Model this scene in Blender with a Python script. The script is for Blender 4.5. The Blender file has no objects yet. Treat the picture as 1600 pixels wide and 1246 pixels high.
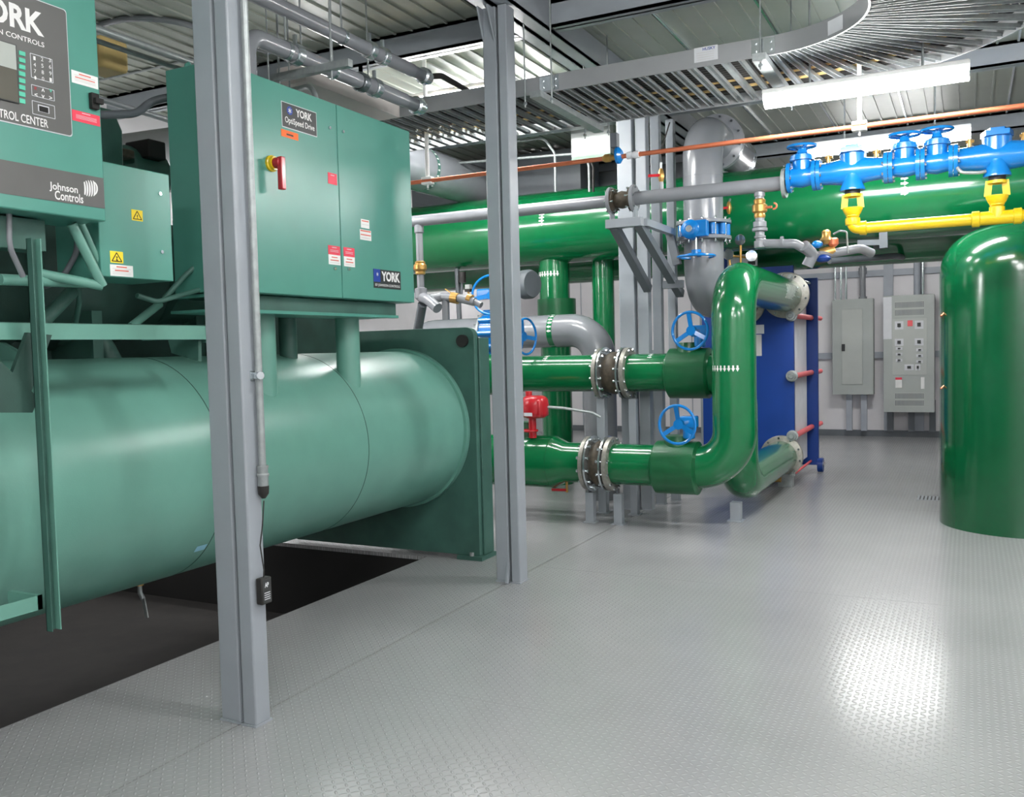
import bpy, math, random
import numpy as np
from mathutils import Vector, Matrix
random.seed(7)
scene = bpy.context.scene
COL = scene.collection
PI = math.pi

# ------------------------------------------------------------------ camera
H = 1.55
FPX, YAW, PITCH, ROLL = 1407.2, 0.469891, -0.053900, -0.025058
def cam_axes():
    cy, sy = math.cos(YAW), math.sin(YAW)
    f = Vector((-sy*math.cos(PITCH), cy*math.cos(PITCH), math.sin(PITCH)))
    r = Vector((cy, sy, 0)); u = r.cross(f)
    r2 = math.cos(ROLL)*r + math.sin(ROLL)*u
    u2 = -math.sin(ROLL)*r + math.cos(ROLL)*u
    return r2, u2, f
CR, CU, CF = cam_axes()
cam_data = bpy.data.cameras.new('camera'); cam = bpy.data.objects.new('camera', cam_data)
COL.objects.link(cam)
M3 = Matrix((CR, CU, -CF)).transposed()
cam.matrix_world = Matrix.Translation((0, 0, H)) @ M3.to_4x4()
cam_data.sensor_fit = 'HORIZONTAL'; cam_data.sensor_width = 36.0
cam_data.lens = FPX/1600*36.0
cam_data.clip_start = 0.05
scene.camera = cam
def at(x, y, X=None, Y=None, Z=None):
    """the point of the room plane X=, Y= or Z= that lies on the sight line of a pixel of the photo"""
    d = CF + (x-800)/FPX*CR - (y-623)/FPX*CU
    if X is not None: t = X/d.x
    elif Y is not None: t = Y/d.y
    else: t = (Z-H)/d.z
    return Vector((0, 0, H)) + d*t

# ------------------------------------------------------------------ view, world
scene.view_settings.view_transform = 'Standard'
scene.view_settings.look = 'None'
scene.view_settings.exposure = 2.55
scene.view_settings.gamma = 1.0
scene.view_settings.use_curve_mapping = False
w = bpy.data.worlds.new('world'); scene.world = w; w.use_nodes = True
w.node_tree.nodes['Background'].inputs[0].default_value = (0.8, 0.86, 0.84, 1)
w.node_tree.nodes['Background'].inputs[1].default_value = 0.3
scene.cycles.max_bounces = 6
scene.cycles.sample_clamp_indirect = 6.0
LAMP_E = 17.0          # emission of the fluorescent tubes

# ------------------------------------------------------------------ materials
def S(r, g, b):
    f = lambda c: (c/255/12.92) if c/255 <= 0.04045 else ((c/255+0.055)/1.055)**2.4
    return (f(r), f(g), f(b), 1)
MATS = {}
def mat(name, col, rough=0.5, metal=0.0, coat=0.0, var=0.06, bump=0.0, bscale=200, emit=None, spec=0.5, scale=6):
    m = bpy.data.materials.new(name); m.use_nodes = True
    nt = m.node_tree; b = nt.nodes['Principled BSDF']
    b.inputs['Roughness'].default_value = rough
    b.inputs['Metallic'].default_value = metal
    b.inputs['Coat Weight'].default_value = coat
    b.inputs['Coat Roughness'].default_value = 0.12
    b.inputs['Specular IOR Level'].default_value = spec
    tc = nt.nodes.new('ShaderNodeTexCoord')
    n = nt.nodes.new('ShaderNodeTexNoise'); n.inputs['Scale'].default_value = scale; n.inputs['Detail'].default_value = 4
    nt.links.new(tc.outputs['Object'], n.inputs['Vector'])
    r = nt.nodes.new('ShaderNodeValToRGB')
    r.color_ramp.elements[0].position = 0.3; r.color_ramp.elements[1].position = 0.7
    r.color_ramp.elements[0].color = tuple(c*(1-var) for c in col[:3])+(1,)
    r.color_ramp.elements[1].color = tuple(min(1, c*(1+var)) for c in col[:3])+(1,)
    nt.links.new(n.outputs['Fac'], r.inputs[0]); nt.links.new(r.outputs[0], b.inputs['Base Color'])
    if bump:
        n2 = nt.nodes.new('ShaderNodeTexNoise'); n2.inputs['Scale'].default_value = bscale
        nt.links.new(tc.outputs['Object'], n2.inputs['Vector'])
        bp = nt.nodes.new('ShaderNodeBump'); bp.inputs['Strength'].default_value = bump; bp.inputs['Distance'].default_value = 0.002
        nt.links.new(n2.outputs['Fac'], bp.inputs['Height']); nt.links.new(bp.outputs[0], b.inputs['Normal'])
    if emit:
        b.inputs['Emission Color'].default_value = emit[0]; b.inputs['Emission Strength'].default_value = emit[1]
    MATS[name] = m
    return m
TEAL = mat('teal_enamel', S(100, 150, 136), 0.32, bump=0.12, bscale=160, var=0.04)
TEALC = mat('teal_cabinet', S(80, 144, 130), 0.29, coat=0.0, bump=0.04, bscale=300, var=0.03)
TEALD = mat('teal_shaded', S(58, 96, 86), 0.5, bump=0.2, var=0.15)  # darker copy of the teal; shade of inner and set-back parts is in the colour
GREEN = mat('green_pipe_paint', S(8, 104, 58), 0.17, coat=0.5, var=0.06, bump=0.06, bscale=30)
GREEN2 = mat('green_insulation_paint', S(16, 88, 50), 0.35, coat=0.2, var=0.1, bump=0.3, bscale=60)
GREEND = mat('green_tank_paint', S(8, 80, 46), 0.16, coat=0.5, var=0.05, bump=0.08, bscale=12)
GREY = mat('grey_pipe_paint', S(126, 129, 134), 0.26, coat=0.2, var=0.05)
GREYI = mat('grey_pipe_insulation', S(124, 127, 132), 0.26, coat=0.3, var=0.05, bump=0.1, bscale=25)
STEEL = mat('grey_steel_paint', S(144, 150, 156), 0.36, var=0.04, bump=0.08, bscale=120)
STEELD = mat('dark_grey_steel', S(92, 97, 102), 0.45, var=0.08)
GALV = mat('galvanised_steel', S(150, 156, 156), 0.42, metal=0.4, var=0.12, scale=30)
ALU = mat('aluminium_rail', S(150, 152, 154), 0.42, metal=0.25, var=0.04)
ZINC = mat('bright_zinc', S(205, 212, 215), 0.2, metal=0.9, var=0.05)
GASK = mat('raw_flange_steel', S(150, 148, 140), 0.4, metal=0.5, var=0.15, scale=40)
RUBB = mat('black_rubber', S(34, 32, 30), 0.55)
RUST = mat('sooty_rubber', S(70, 62, 50), 0.6, var=0.4, scale=30)
BLUE = mat('blue_valve_enamel', S(12, 118, 194), 0.25, coat=0.4, var=0.06, bump=0.1, bscale=40)
NAVY = mat('navy_plate_paint', S(8, 56, 134), 0.4, var=0.05)
YEL = mat('yellow_pipe_paint', S(224, 190, 16), 0.3, coat=0.3)
RED = mat('red_enamel', S(180, 26, 38), 0.3, coat=0.3)
PINK = mat('red_plastic_sleeve', S(232, 96, 100), 0.45)
COPPER = mat('copper', S(214, 122, 88), 0.35, metal=0.55, var=0.1)
BRASS = mat('brass', S(182, 142, 78), 0.3, metal=0.6, var=0.12)
WHITE = mat('white_plastic', S(228, 228, 226), 0.5)
WALLM = mat('white_wall_panel', S(216, 213, 216), 0.45, var=0.02)
STUD = mat('grey_stud', S(158, 163, 172), 0.5)
PANELG = mat('panelboard_grey', S(166, 171, 168), 0.45, var=0.03)
PANELH = mat('panelboard_hatch', S(176, 180, 176), 0.45, var=0.03)
TEALK = mat('teal_deep_shade', S(44, 74, 66), 0.55, bump=0.2, var=0.2)  # darkest teal copy, shade under and behind the panels painted in
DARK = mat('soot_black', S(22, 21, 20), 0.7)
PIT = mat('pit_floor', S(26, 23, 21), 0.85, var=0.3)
INK = mat('plate_grey', S(92, 92, 90), 0.45)
INKD = mat('plate_black', S(52, 54, 54), 0.4)
YELST = mat('sticker_yellow', S(242, 214, 40), 0.5)
ORST = mat('sticker_orange', S(246, 108, 24), 0.5)
REDST = mat('sticker_red', S(226, 62, 84), 0.5)
REDLN = mat('print_red', S(214, 92, 74), 0.5)
GRLN = mat('print_grey', S(196, 194, 192), 0.5)
LOGOB = mat('logo_blue', S(28, 62, 150), 0.4)
KEYG = mat('key_green', S(84, 190, 160), 0.5)
LCD = mat('lcd_glass', S(96, 94, 86), 0.15)
LCDL = mat('lcd_pale', S(172, 178, 172), 0.2)
PAPER = mat('pale_label', S(206, 208, 212), 0.5)
CYANL = mat('pale_blue_label', S(150, 205, 225), 0.5)
CARD = mat('yellowed_foam', S(196, 170, 112), 0.8)
CEILM = mat('ceiling_panel', S(152, 157, 147), 0.38, var=0.04)
DUST = mat('beige_trough', S(196, 188, 184), 0.5)
FROST = mat('scuffed_white', S(176, 186, 176), 0.4, var=0.4, scale=25)
TUBE = mat('lamp_diffuser', S(250, 250, 250), 0.4, emit=((1.0, 1.0, 0.985, 1), LAMP_E))

def floor_material():
    m = bpy.data.materials.new('chequer_plate'); m.use_nodes = True
    nt = m.node_tree; L = nt.links; b = nt.nodes['Principled BSDF']
    def math_(op, a, b_=None):
        n = nt.nodes.new('ShaderNodeMath'); n.operation = op
        for i, v in enumerate((a, b_)):
            if v is None: continue
            if isinstance(v, (int, float)): n.inputs[i].default_value = v
            else: L.new(v, n.inputs[i])
        return n.outputs[0]
    tc = nt.nodes.new('ShaderNodeTexCoord'); sp = nt.nodes.new('ShaderNodeSeparateXYZ')
    L.new(tc.outputs['Object'], sp.inputs[0])
    s = 1/0.030
    u = math_('MULTIPLY', sp.outputs[0], s); v = math_('MULTIPLY', sp.outputs[1], s)
    fu = math_('FLOOR', u); fv = math_('FLOOR', v)
    par = math_('FLOORED_MODULO', math_('ADD', fu, fv), 2.0)
    lu = math_('SUBTRACT', math_('SUBTRACT', u, fu), 0.5); lv = math_('SUBTRACT', math_('SUBTRACT', v, fv), 0.5)
    a = math_('ADD', lu, lv); c = math_('SUBTRACT', lu, lv)
    d = math_('SUBTRACT', a, c)
    p = math_('SUBTRACT', a, math_('MULTIPLY', d, par)); q = math_('ADD', c, math_('MULTIPLY', d, par))
    e = math_('ADD', math_('POWER', math_('ABSOLUTE', math_('DIVIDE', p, 0.66)), 2.0), math_('POWER', math_('ABSOLUTE', math_('DIVIDE', q, 0.24)), 2.0))
    h = math_('MAXIMUM', math_('SUBTRACT', 1.0, e), 0.0)
    h = math_('POWER', h, 0.6)
    bp = nt.nodes.new('ShaderNodeBump'); bp.inputs['Strength'].default_value = 0.9; bp.inputs['Distance'].default_value = 0.004
    L.new(h, bp.inputs['Height']); L.new(bp.outputs[0], b.inputs['Normal'])
    n = nt.nodes.new('ShaderNodeTexNoise'); n.inputs['Scale'].default_value = 1.3; n.inputs['Detail'].default_value = 6
    L.new(tc.outputs['Object'], n.inputs['Vector'])
    r = nt.nodes.new('ShaderNodeValToRGB')
    r.color_ramp.elements[0].color = S(142, 143, 144); r.color_ramp.elements[1].color = S(158, 159, 160)
    L.new(n.outputs['Fac'], r.inputs[0])
    mx = nt.nodes.new('ShaderNodeMix'); mx.data_type = 'RGBA'
    L.new(math_('MULTIPLY', h, 0.35), mx.inputs[0]); L.new(r.outputs[0], mx.inputs[6]); mx.inputs[7].default_value = S(190, 190, 190)
    L.new(mx.outputs[2], b.inputs['Base Color'])
    b.inputs['Roughness'].default_value = 0.22
    b.inputs['Metallic'].default_value = 0.1
    return m
FLOORM = floor_material()

# ------------------------------------------------------------------ mesh helpers
OFF = {}
def frame(ax):
    ax = Vector(ax).normalized()
    t = Vector((0, 0, 1)) if abs(ax.z) < 0.9 else Vector((0, 1, 0))
    a = ax.cross(t).normalized(); b = ax.cross(a).normalized()
    return ax, a, b
class MB:
    def __init__(s): s.v = []; s.f = []; s.m = []; s.mats = []
    def mi(s, m):
        if m not in s.mats: s.mats.append(m)
        return s.mats.index(m)
    def add(s, vs, fs, m):
        o = len(s.v); s.v += [tuple(x) for x in vs]; k = s.mi(m)
        for f in fs: s.f.append(tuple(i+o for i in f)); s.m.append(k)
        return s
    def box(s, x0, x1, y0, y1, z0, z1, m):
        x0, x1 = min(x0, x1), max(x0, x1); y0, y1 = min(y0, y1), max(y0, y1); z0, z1 = min(z0, z1), max(z0, z1)
        return s.add([(x0,y0,z0),(x1,y0,z0),(x1,y1,z0),(x0,y1,z0),(x0,y0,z1),(x1,y0,z1),(x1,y1,z1),(x0,y1,z1)],
                     [(0,3,2,1),(4,5,6,7),(0,1,5,4),(1,2,6,5),(2,3,7,6),(3,0,4,7)], m)
    def beam(s, p, q, w, h, m, up=(0, 0, 1)):
        p, q = Vector(p), Vector(q); ax = (q-p).normalized()
        up = Vector(up)
        if abs(ax.dot(up)) > 0.95: up = Vector((0, 1, 0))
        a = ax.cross(up).normalized()*w/2; b = a.cross(ax).normalized()*h/2
        vs = [p-a-b, p+a-b, p+a+b, p-a+b, q-a-b, q+a-b, q+a+b, q-a+b]
        return s.add(vs, [(0,1,2,3),(7,6,5,4),(4,5,1,0),(5,6,2,1),(6,7,3,2),(7,4,0,3)], m)
    def lathe(s, p, ax, prof, m, n=28, caps=True):
        """prof: list of (t along the axis, radius)"""
        p = Vector(p); ax, a, b = frame(ax); vs = []; fs = []
        for t, r in prof:
            for i in range(n):
                th = 2*PI*i/n
                vs.append(p+ax*t+a*(r*math.cos(th))+b*(r*math.sin(th)))
        for k in range(len(prof)-1):
            for i in range(n):
                j = (i+1) % n
                fs.append((k*n+i, k*n+j, (k+1)*n+j, (k+1)*n+i))
        if caps:
            fs.append(tuple(range(n))[::-1]); o = (len(prof)-1)*n; fs.append(tuple(range(o, o+n)))
        return s.add(vs, fs, m)
    def cyl(s, p, q, r, m, r2=None, n=24, caps=True):
        p, q = Vector(p), Vector(q); L = (q-p).length
        return s.lathe(p, q-p, [(0, r), (L, r if r2 is None else r2)], m, n, caps)
    def ring(s, p, ax, R, t, thick, m, n=28):
        """flat washer: outer radius R, inner radius t"""
        return s.lathe(p, ax, [(0, t), (0, R), (thick, R), (thick, t), (0, t)], m, n, caps=False)
    def torus(s, c, ax, R, r, m, n=36, k=10, a0=0, a1=2*PI):
        c = Vector(c); ax, a, b = frame(ax); vs = []; fs = []
        full = abs(a1-a0-2*PI) < 1e-6; N = n if full else n+1
        for i in range(N):
            th = a0+(a1-a0)*i/n; d = a*math.cos(th)+b*math.sin(th)
            for j in range(k):
                ph = 2*PI*j/k
                vs.append(c+d*(R+r*math.cos(ph))+ax*(r*math.sin(ph)))
        for i in range(n):
            i2 = (i+1) % N
            for j in range(k):
                j2 = (j+1) % k
                fs.append((i*k+j, i2*k+j, i2*k+j2, i*k+j2))
        return s.add(vs, fs, m)
    def tube(s, pts, r, m, bend=0.0, n=16, caps=True, steps=8, closed=False):
        P = [Vector(p) for p in pts]; Q = [P[0]]
        for i in range(1, len(P)-1):
            if bend <= 0: Q.append(P[i]); continue
            d0 = (P[i-1]-P[i]); d1 = (P[i+1]-P[i]); l0, l1 = d0.length, d1.length; d0.normalize(); d1.normalize()
            ang = d0.angle(d1)
            if ang > PI-1e-3: continue
            t = min(bend/math.tan(ang/2), l0*0.499 if i > 1 else l0*0.98, l1*0.499 if i < len(P)-2 else l1*0.98)
            R = t*math.tan(ang/2); A = P[i]+d0*t
            bis = (d0+d1).normalized(); c = P[i]+bis*(R/math.sin(ang/2))
            va = A-c; vb = (P[i]+d1*t)-c; tot = va.angle(vb); ax = va.cross(vb).normalized()
            for k in range(steps+1): Q.append(c+Matrix.Rotation(tot*k/steps, 3, ax) @ va)
        Q.append(P[-1]); R_ = [Q[0]]
        for q in Q[1:]:
            if (q-R_[-1]).length > 1e-5: R_.append(q)
        Q = R_
        T = [(Q[min(i+1, len(Q)-1)]-Q[max(i-1, 0)]).normalized() for i in range(len(Q))]
        _, a, b = frame(T[0]); vs = []; fs = []
        rr = r if callable(r) else (lambda i, L: r)
        for i, q in enumerate(Q):
            if i:
                a = (a-T[i]*a.dot(T[i])).normalized(); b = T[i].cross(a)
            for j in range(n):
                th = 2*PI*j/n
                vs.append(q+(a*math.cos(th)+b*math.sin(th))*rr(i, len(Q)))
        for i in range(len(Q)-1):
            for j in range(n):
                j2 = (j+1) % n; fs.append((i*n+j, i*n+j2, (i+1)*n+j2, (i+1)*n+j))
        if caps: fs.append(tuple(range(n))[::-1]); o = (len(Q)-1)*n; fs.append(tuple(range(o, o+n)))
        return s.add(vs, fs, m)
    def prism(s, pts, d, m):
        """polygon pts (3D, planar) extruded by vector d"""
        P = [Vector(p) for p in pts]; d = Vector(d); n = len(P)
        fs = [tuple(range(n))[::-1], tuple(range(n, 2*n))]+[(i, (i+1) % n, n+(i+1) % n, n+i) for i in range(n)]
        return s.add(P+[p+d for p in P], fs, m)
    def sphere(s, c, r, m, n=16, sq=(1, 1, 1)):
        c = Vector(c); vs = []; fs = []; k = n//2
        for i in range(1, k):
            ph = PI*i/k
            for j in range(n):
                th = 2*PI*j/n
                vs.append(c+Vector((r*math.sin(ph)*math.cos(th)*sq[0], r*math.sin(ph)*math.sin(th)*sq[1], r*math.cos(ph)*sq[2])))
        t = len(vs); vs += [c+Vector((0, 0, r*sq[2])), c-Vector((0, 0, r*sq[2]))]
        for i in range(k-2):
            for j in range(n): fs.append((i*n+j, (i+1)*n+j, (i+1)*n+(j+1) % n, i*n+(j+1) % n))
        for j in range(n):
            fs.append((t, j, (j+1) % n)); fs.append((t+1, (k-2)*n+(j+1) % n, (k-2)*n+j))
        return s.add(vs, fs, m)
    def build(s, name, parent=None, bevel=0, seg=2, label=None, cat=None, group=None, kind=None, ang=35):
        me = bpy.data.meshes.new(name)
        V = [Vector(v) for v in s.v]
        if parent is not None: off = OFF[parent.name]
        else:
            lo = Vector([min(v[i] for v in V) for i in range(3)]); hi = Vector([max(v[i] for v in V) for i in range(3)])
            off = Vector(((lo.x+hi.x)/2, (lo.y+hi.y)/2, lo.z))
            if kind == 'structure': off = Vector((0, 0, 0))
        me.from_pydata([tuple(v-off) for v in V], [], s.f)
        for m in s.mats: me.materials.append(m)
        me.polygons.foreach_set('material_index', s.m)
        me.polygons.foreach_set('use_smooth', [True]*len(s.f))
        me.update()
        import bmesh
        bm = bmesh.new(); bm.from_mesh(me); bmesh.ops.recalc_face_normals(bm, faces=bm.faces); bm.to_mesh(me); bm.free()
        me.set_sharp_from_angle(angle=math.radians(ang))
        o = bpy.data.objects.new(name, me); COL.objects.link(o)
        if parent is not None: o.parent = parent
        else: o.location = off
        OFF[o.name] = off
        if bevel:
            md = o.modifiers.new('bevel', 'BEVEL'); md.width = bevel; md.segments = seg; md.limit_method = 'ANGLE'; md.angle_limit = math.radians(40)
            md.harden_normals = False
        if label: o['label'] = label
        if cat: o['category'] = cat
        if group: o['group'] = group
        if kind: o['kind'] = kind
        return o
def thing(name, loc, label, cat, group=None):
    o = bpy.data.objects.new(name, None); o.empty_display_size = 0.05; COL.objects.link(o)
    o.location = loc; OFF[o.name] = Vector(loc); o['label'] = label; o['category'] = cat
    if group: o['group'] = group
    return o
def lettering(body, c, right, up, width, height, m, parent, bold=0.0, name='lettering', shear=0.0):
    """flat letters centred on c, scaled to width x height"""
    cu = bpy.data.curves.new('tmp', 'FONT'); cu.body = body; cu.align_x = 'CENTER'; cu.align_y = 'CENTER'; cu.offset = bold; cu.shear = shear
    cu.extrude = 0.0; cu.resolution_u = 3
    t = bpy.data.objects.new('tmp', cu); COL.objects.link(t)
    dg = bpy.context.evaluated_depsgraph_get(); dg.update()
    me0 = bpy.data.meshes.new_from_object(t.evaluated_get(dg))
    vs = np.array([v.co[:] for v in me0.vertices]); fs = [tuple(p.vertices) for p in me0.polygons]
    bpy.data.objects.remove(t); bpy.data.curves.remove(cu); bpy.data.meshes.remove(me0)
    lo, hi = vs.min(0), vs.max(0); c = Vector(c); right = Vector(right); up = Vector(up)
    out = [c+right*((v[0]-(lo[0]+hi[0])/2)/(hi[0]-lo[0])*width)+up*((v[1]-(lo[1]+hi[1])/2)/(hi[1]-lo[1])*height) for v in vs]
    b = MB(); b.add(out, fs, m)
    nrm = right.cross(up)*0.0006; n = len(out)
    return b.build(name, parent)
def sticker(parent, y0, y1, z0, z1, x, m, bars=(), name='warning_label', sgn=1):
    """thin sheet on a face that looks toward +X; bars: (z fraction, width fraction, thickness fraction, material)"""
    b = MB(); b.box(x, x+0.0015*sgn, y0, y1, z0, z1, m)
    for f, wd, th, mm in bars:
        cz = z0+(z1-z0)*f; hh = (z1-z0)*th/2; cy = (y0+y1)/2; hw = (y1-y0)*wd/2
        b.box(x+0.0015*sgn, x+0.0022*sgn, cy-hw, cy+hw, cz-hh, cz+hh, mm)
    return b.build(name, parent)
def bolts(parent, c, ax, R, n, t0, t1, r=0.012, m=None, phase=0.2, name='bolt', only=None):
    c = Vector(c); ax, a, b = frame(ax)
    for i in range(n):
        th = 2*PI*i/n+phase; p = c+(a*math.cos(th)+b*math.sin(th))*R
        if only and not only(p): continue
        mb = MB(); mb.cyl(p+ax*t0, p+ax*t1, r*0.6, m or ZINC, n=8); mb.cyl(p+ax*t0, p+ax*(t0+r), r, m or ZINC, n=6); mb.cyl(p+ax*(t1-r), p+ax*t1, r, m or ZINC, n=6)
        mb.build(name, parent)
def arrows(parent, c, ax, r, n, a0, a1, direction, size=0.035, m=None):
    """a row of small painted arrows round a pipe of radius r; direction = +1/-1 along the axis"""
    c = Vector(c); ax, a, b = frame(ax); mb = MB(); R = r+0.0012
    def P(th, t): return c+(a*math.cos(th)+b*math.sin(th))*R+ax*t
    for i in range(n):
        th = a0+(a1-a0)*i/max(1, n-1); w_ = size*0.16/R; h_ = size*direction; w2 = size*0.34/R
        mb.add([P(th-w_, -h_/2), P(th+w_, -h_/2), P(th+w_, 0), P(th-w_, 0)], [(0, 1, 2, 3)], m or WHITE)
        mb.add([P(th-w2, 0), P(th+w2, 0), P(th, h_*0.6)], [(0, 1, 2)], m or WHITE)
    return mb.build('flow_arrows', parent)
def handwheel(parent, c, ax, R, m=None, r=0.012, spokes=3, phase=0.5, name='handwheel', dish=0.03):
    mb = MB(); m = m or BLUE; c = Vector(c); axn, a, b = frame(ax)
    mb.torus(c, ax, R, r, m)
    mb.cyl(c-axn*(dish+0.025), c-axn*(dish-0.012), 0.035*R/0.16+0.008, m, n=14)
    for i in range(spokes):
        th = phase+2*PI*i/spokes; d = a*math.cos(th)+b*math.sin(th)
        mb.beam(c-axn*dish+d*0.02, c+d*(R-0.002), 0.03*R/0.16+0.006, 0.012, m, up=axn)
    return mb.build(name, parent)

# ------------------------------------------------------------------ structure
XL, XR, YB, YF, ZC = -7.2, 3.4, 15.7, -2.5, 3.98
XS, XH, YH = -2.737, -3.66, 5.72      # module seam, edge and end of the floor opening
MB().box(XS, XR, YF, YB, -0.03, 0, FLOORM).build('floor', kind='structure')
b = MB(); b.box(XH, XS-0.008, YF, YB, -0.03, 0, FLOORM); b.box(XL, XH, YH, YB, -0.03, 0, FLOORM); b.build('floor', kind='structure')
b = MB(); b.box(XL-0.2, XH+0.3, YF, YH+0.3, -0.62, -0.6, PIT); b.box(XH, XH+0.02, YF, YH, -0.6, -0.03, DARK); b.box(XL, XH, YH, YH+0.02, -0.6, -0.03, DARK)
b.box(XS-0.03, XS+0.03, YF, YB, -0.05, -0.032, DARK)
b.build('trim_1', kind='structure')
# thin raised joints between floor plates
b = MB()
for y in (3.42, 5.74, 8.9, 11.4): b.box(XS+0.01, XR, y-0.003, y+0.003, -0.001, 0.0006, FLOORM)
b.build('trim_2', kind='structure')
# ribbed ceiling
b = MB(); b.box(XL, XR, YF, YB, ZC, ZC+0.1, CEILM)
x = XL+0.1
while x < XR:
    b.box(x, x+0.018, YF, YB, ZC-0.014, ZC+0.001, CEILM); x += 0.152
b.build('ceiling', kind='structure')
b = MB(); b.box(XL-0.1, XR+0.1, YB, YB+0.1, -0.6, ZC, WALLM)
b.build('wall_back', kind='structure')
MB().box(XL-0.1, XL, YF, YB, -0.6, ZC, WALLM).build('wall_left', kind='structure')
MB().box(XR, XR+0.1, YF, YB, -0.6, ZC, WALLM).build('wall_right', kind='structure')
MB().box(XL-0.1, XR+0.1, YF-0.1, YF, -0.6, ZC, WALLM).build('wall_front', kind='structure')
b = MB(); b.box(XL, XR, YB-0.05, YB, 0, 0.1, STEELD); b.build('baseboard_back', kind='structure')
b = MB()
for z in (1.32, at(1350, 428, Y=15.62).z): b.box(-2.9, XR, YB-0.06, YB, z-0.05, z+0.05, STUD)
b.build('trim_3', kind='structure')
b = MB()
for px in (1408, 1432): pass
for xc in (-3.4, -2.73, at(1436, 430, Y=15.64).x, at(1388, 430, Y=15.64).x, 0.75, 1.9): b.box(xc-0.07, xc+0.07, YB-0.075, YB, 0.1, ZC, STUD)
for k in range(14): b.box(XL+0.12+k*0.3, XL+0.135+k*0.3, YB-0.012, YB, 0.1, ZC, STUD)
b.build('trim_4', kind='structure')
# ceiling beams
def cbeam(n, x0, x1, y0, y1, z0=3.79):
    b = MB()
    # an I section: two flanges and a web
    if x1-x0 > y1-y0:
        b.box(x0, x1, y0, y1, z0, z0+0.02, STEEL); b.box(x0, x1, (y0+y1)/2-0.01, (y0+y1)/2+0.01, z0, ZC, STEEL); b.box(x0, x1, y0, y1, ZC-0.03, ZC-0.005, STEEL)
        b.box(x0, x1, y0, y0+0.012, z0, ZC-0.005, STEEL)
    else:
        b.box(x0, x1, y0, y1, z0, z0+0.02, STEEL); b.box(x1-0.012, x1, y0, y1, z0, ZC-0.005, STEEL); b.box(x0, x0+0.012, y0, y1, z0, ZC-0.005, STEEL)
    b.build('ceiling_beam', cat='beam', group='roof beams', label='grey painted steel beam carrying the ribbed roof panels, running %s' % n)
for y, t in ((0.6, 'across the room nearest the camera'), (3.2, 'across the room above the cabinets on the left'), (5.87, 'across the room above the near rail of the cable tray'), (8.58, 'across the room behind the cable tray'), (11.2, 'across the room above the green header'), (13.6, 'across the room closest to the far wall')):
    cbeam(t, -7.1, -2.865, y, y+0.12)
    cbeam(t+', right module', -2.6, 3.38, y, y+0.12)
cbeam('lengthwise over the column pairs, left one of two', -2.86, -2.745, YF+0.02, YB-0.1, 3.775)
cbeam('lengthwise over the column pairs, right one of two', -2.73, -2.615, YF+0.02, YB-0.1, 3.775)
b = MB()
for xx in (-2.05, -1.35, -0.62, 0.35, 1.2): b.box(xx, xx+0.016, YF+0.05, YB-0.05, ZC-0.024, ZC-0.0005, ZINC)
b.build('trim_5', kind='structure')

# ------------------------------------------------------------------ columns
def column(x0, x1, y0, y1, z1, label, foot=False, gus=False, group=None):
    t = thing('steel_column', ((x0+x1)/2, (y0+y1)/2, 0), label, 'column', group)
    MB().box(x0, x1, y0, y1, 0.004, z1, STEEL).build('tube', t, bevel=0.008, seg=3)
    MB().box(x0-0.004, x1+0.004, y0-0.006, y1+0.006, 0, 0.008, STEEL).build('base_plate', t)
    if gus:
        b = MB(); b.prism([(x1-0.005, y0-0.006, z1-0.02), (x1+0.0, y0-0.006, z1-0.22), (x1-0.0, y0-0.1, z1-0.02)], (-0.012, 0, 0), STEEL)
        b.prism([(x0, y0+0.001, z1-0.2), (x0, y0-0.075, z1-0.01), (x0, y0+0.001, z1-0.01)], (0.012, 0, 0), STEEL)
        b.build('gusset', t)
    if foot:
        b = MB(); b.beam((x1+0.004, y0-0.045, 0.004), (x1+0.004, y0-0.008, 0.14), 0.012, 0.03, STEEL); b.build('foot_bracket', t)
    return t
CY = [(2.79, 2.88), (5.27, 5.39)]
nm = ['near column pair at the left', 'second column pair, beside the chiller end plate']
for (y0, y1), n, xo in zip(CY, nm, (0.008, 0.03)):
    column(-2.857+xo, -2.745+xo/2, y0, y1, 3.77, 'grey square steel column, left tube of the '+n, foot=(y0 > 5), gus=True)
    column(-2.727+xo/2, -2.652+xo/8, y0-0.005, y1-0.005, 3.77, 'grey square steel column, right tube of the '+n, gus=False)
# third group: several members side by side behind the flexible joints
for i, (x0, x1, y0, y1, tt) in enumerate(((-2.95, -2.80, 8.1, 8.2, 'widest, leftmost member of the third column group'), (-2.775, -2.67, 8.12, 8.22, 'second member of the third column group, behind the pipe bracket'),
        (-2.74, -2.65, 8.46, 8.54, 'third member of the third column group, a narrow tube'), (-2.66, -2.58, 8.70, 8.78, 'rightmost member of the third column group'),
        (-2.83, -2.745, 10.5, 10.58, 'left tube of the far pair beside the grey riser'), (-2.735, -2.65, 10.5, 10.58, 'right tube of the far pair beside the grey riser'),
        (-2.83, -2.745, 13.2, 13.28, 'farthest of all, left tube'), (-2.735, -2.65, 13.2, 13.28, 'farthest of all, right tube'))):
    column(x0, x1, y0, y1, 3.77, 'grey square steel column, '+tt)

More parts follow.
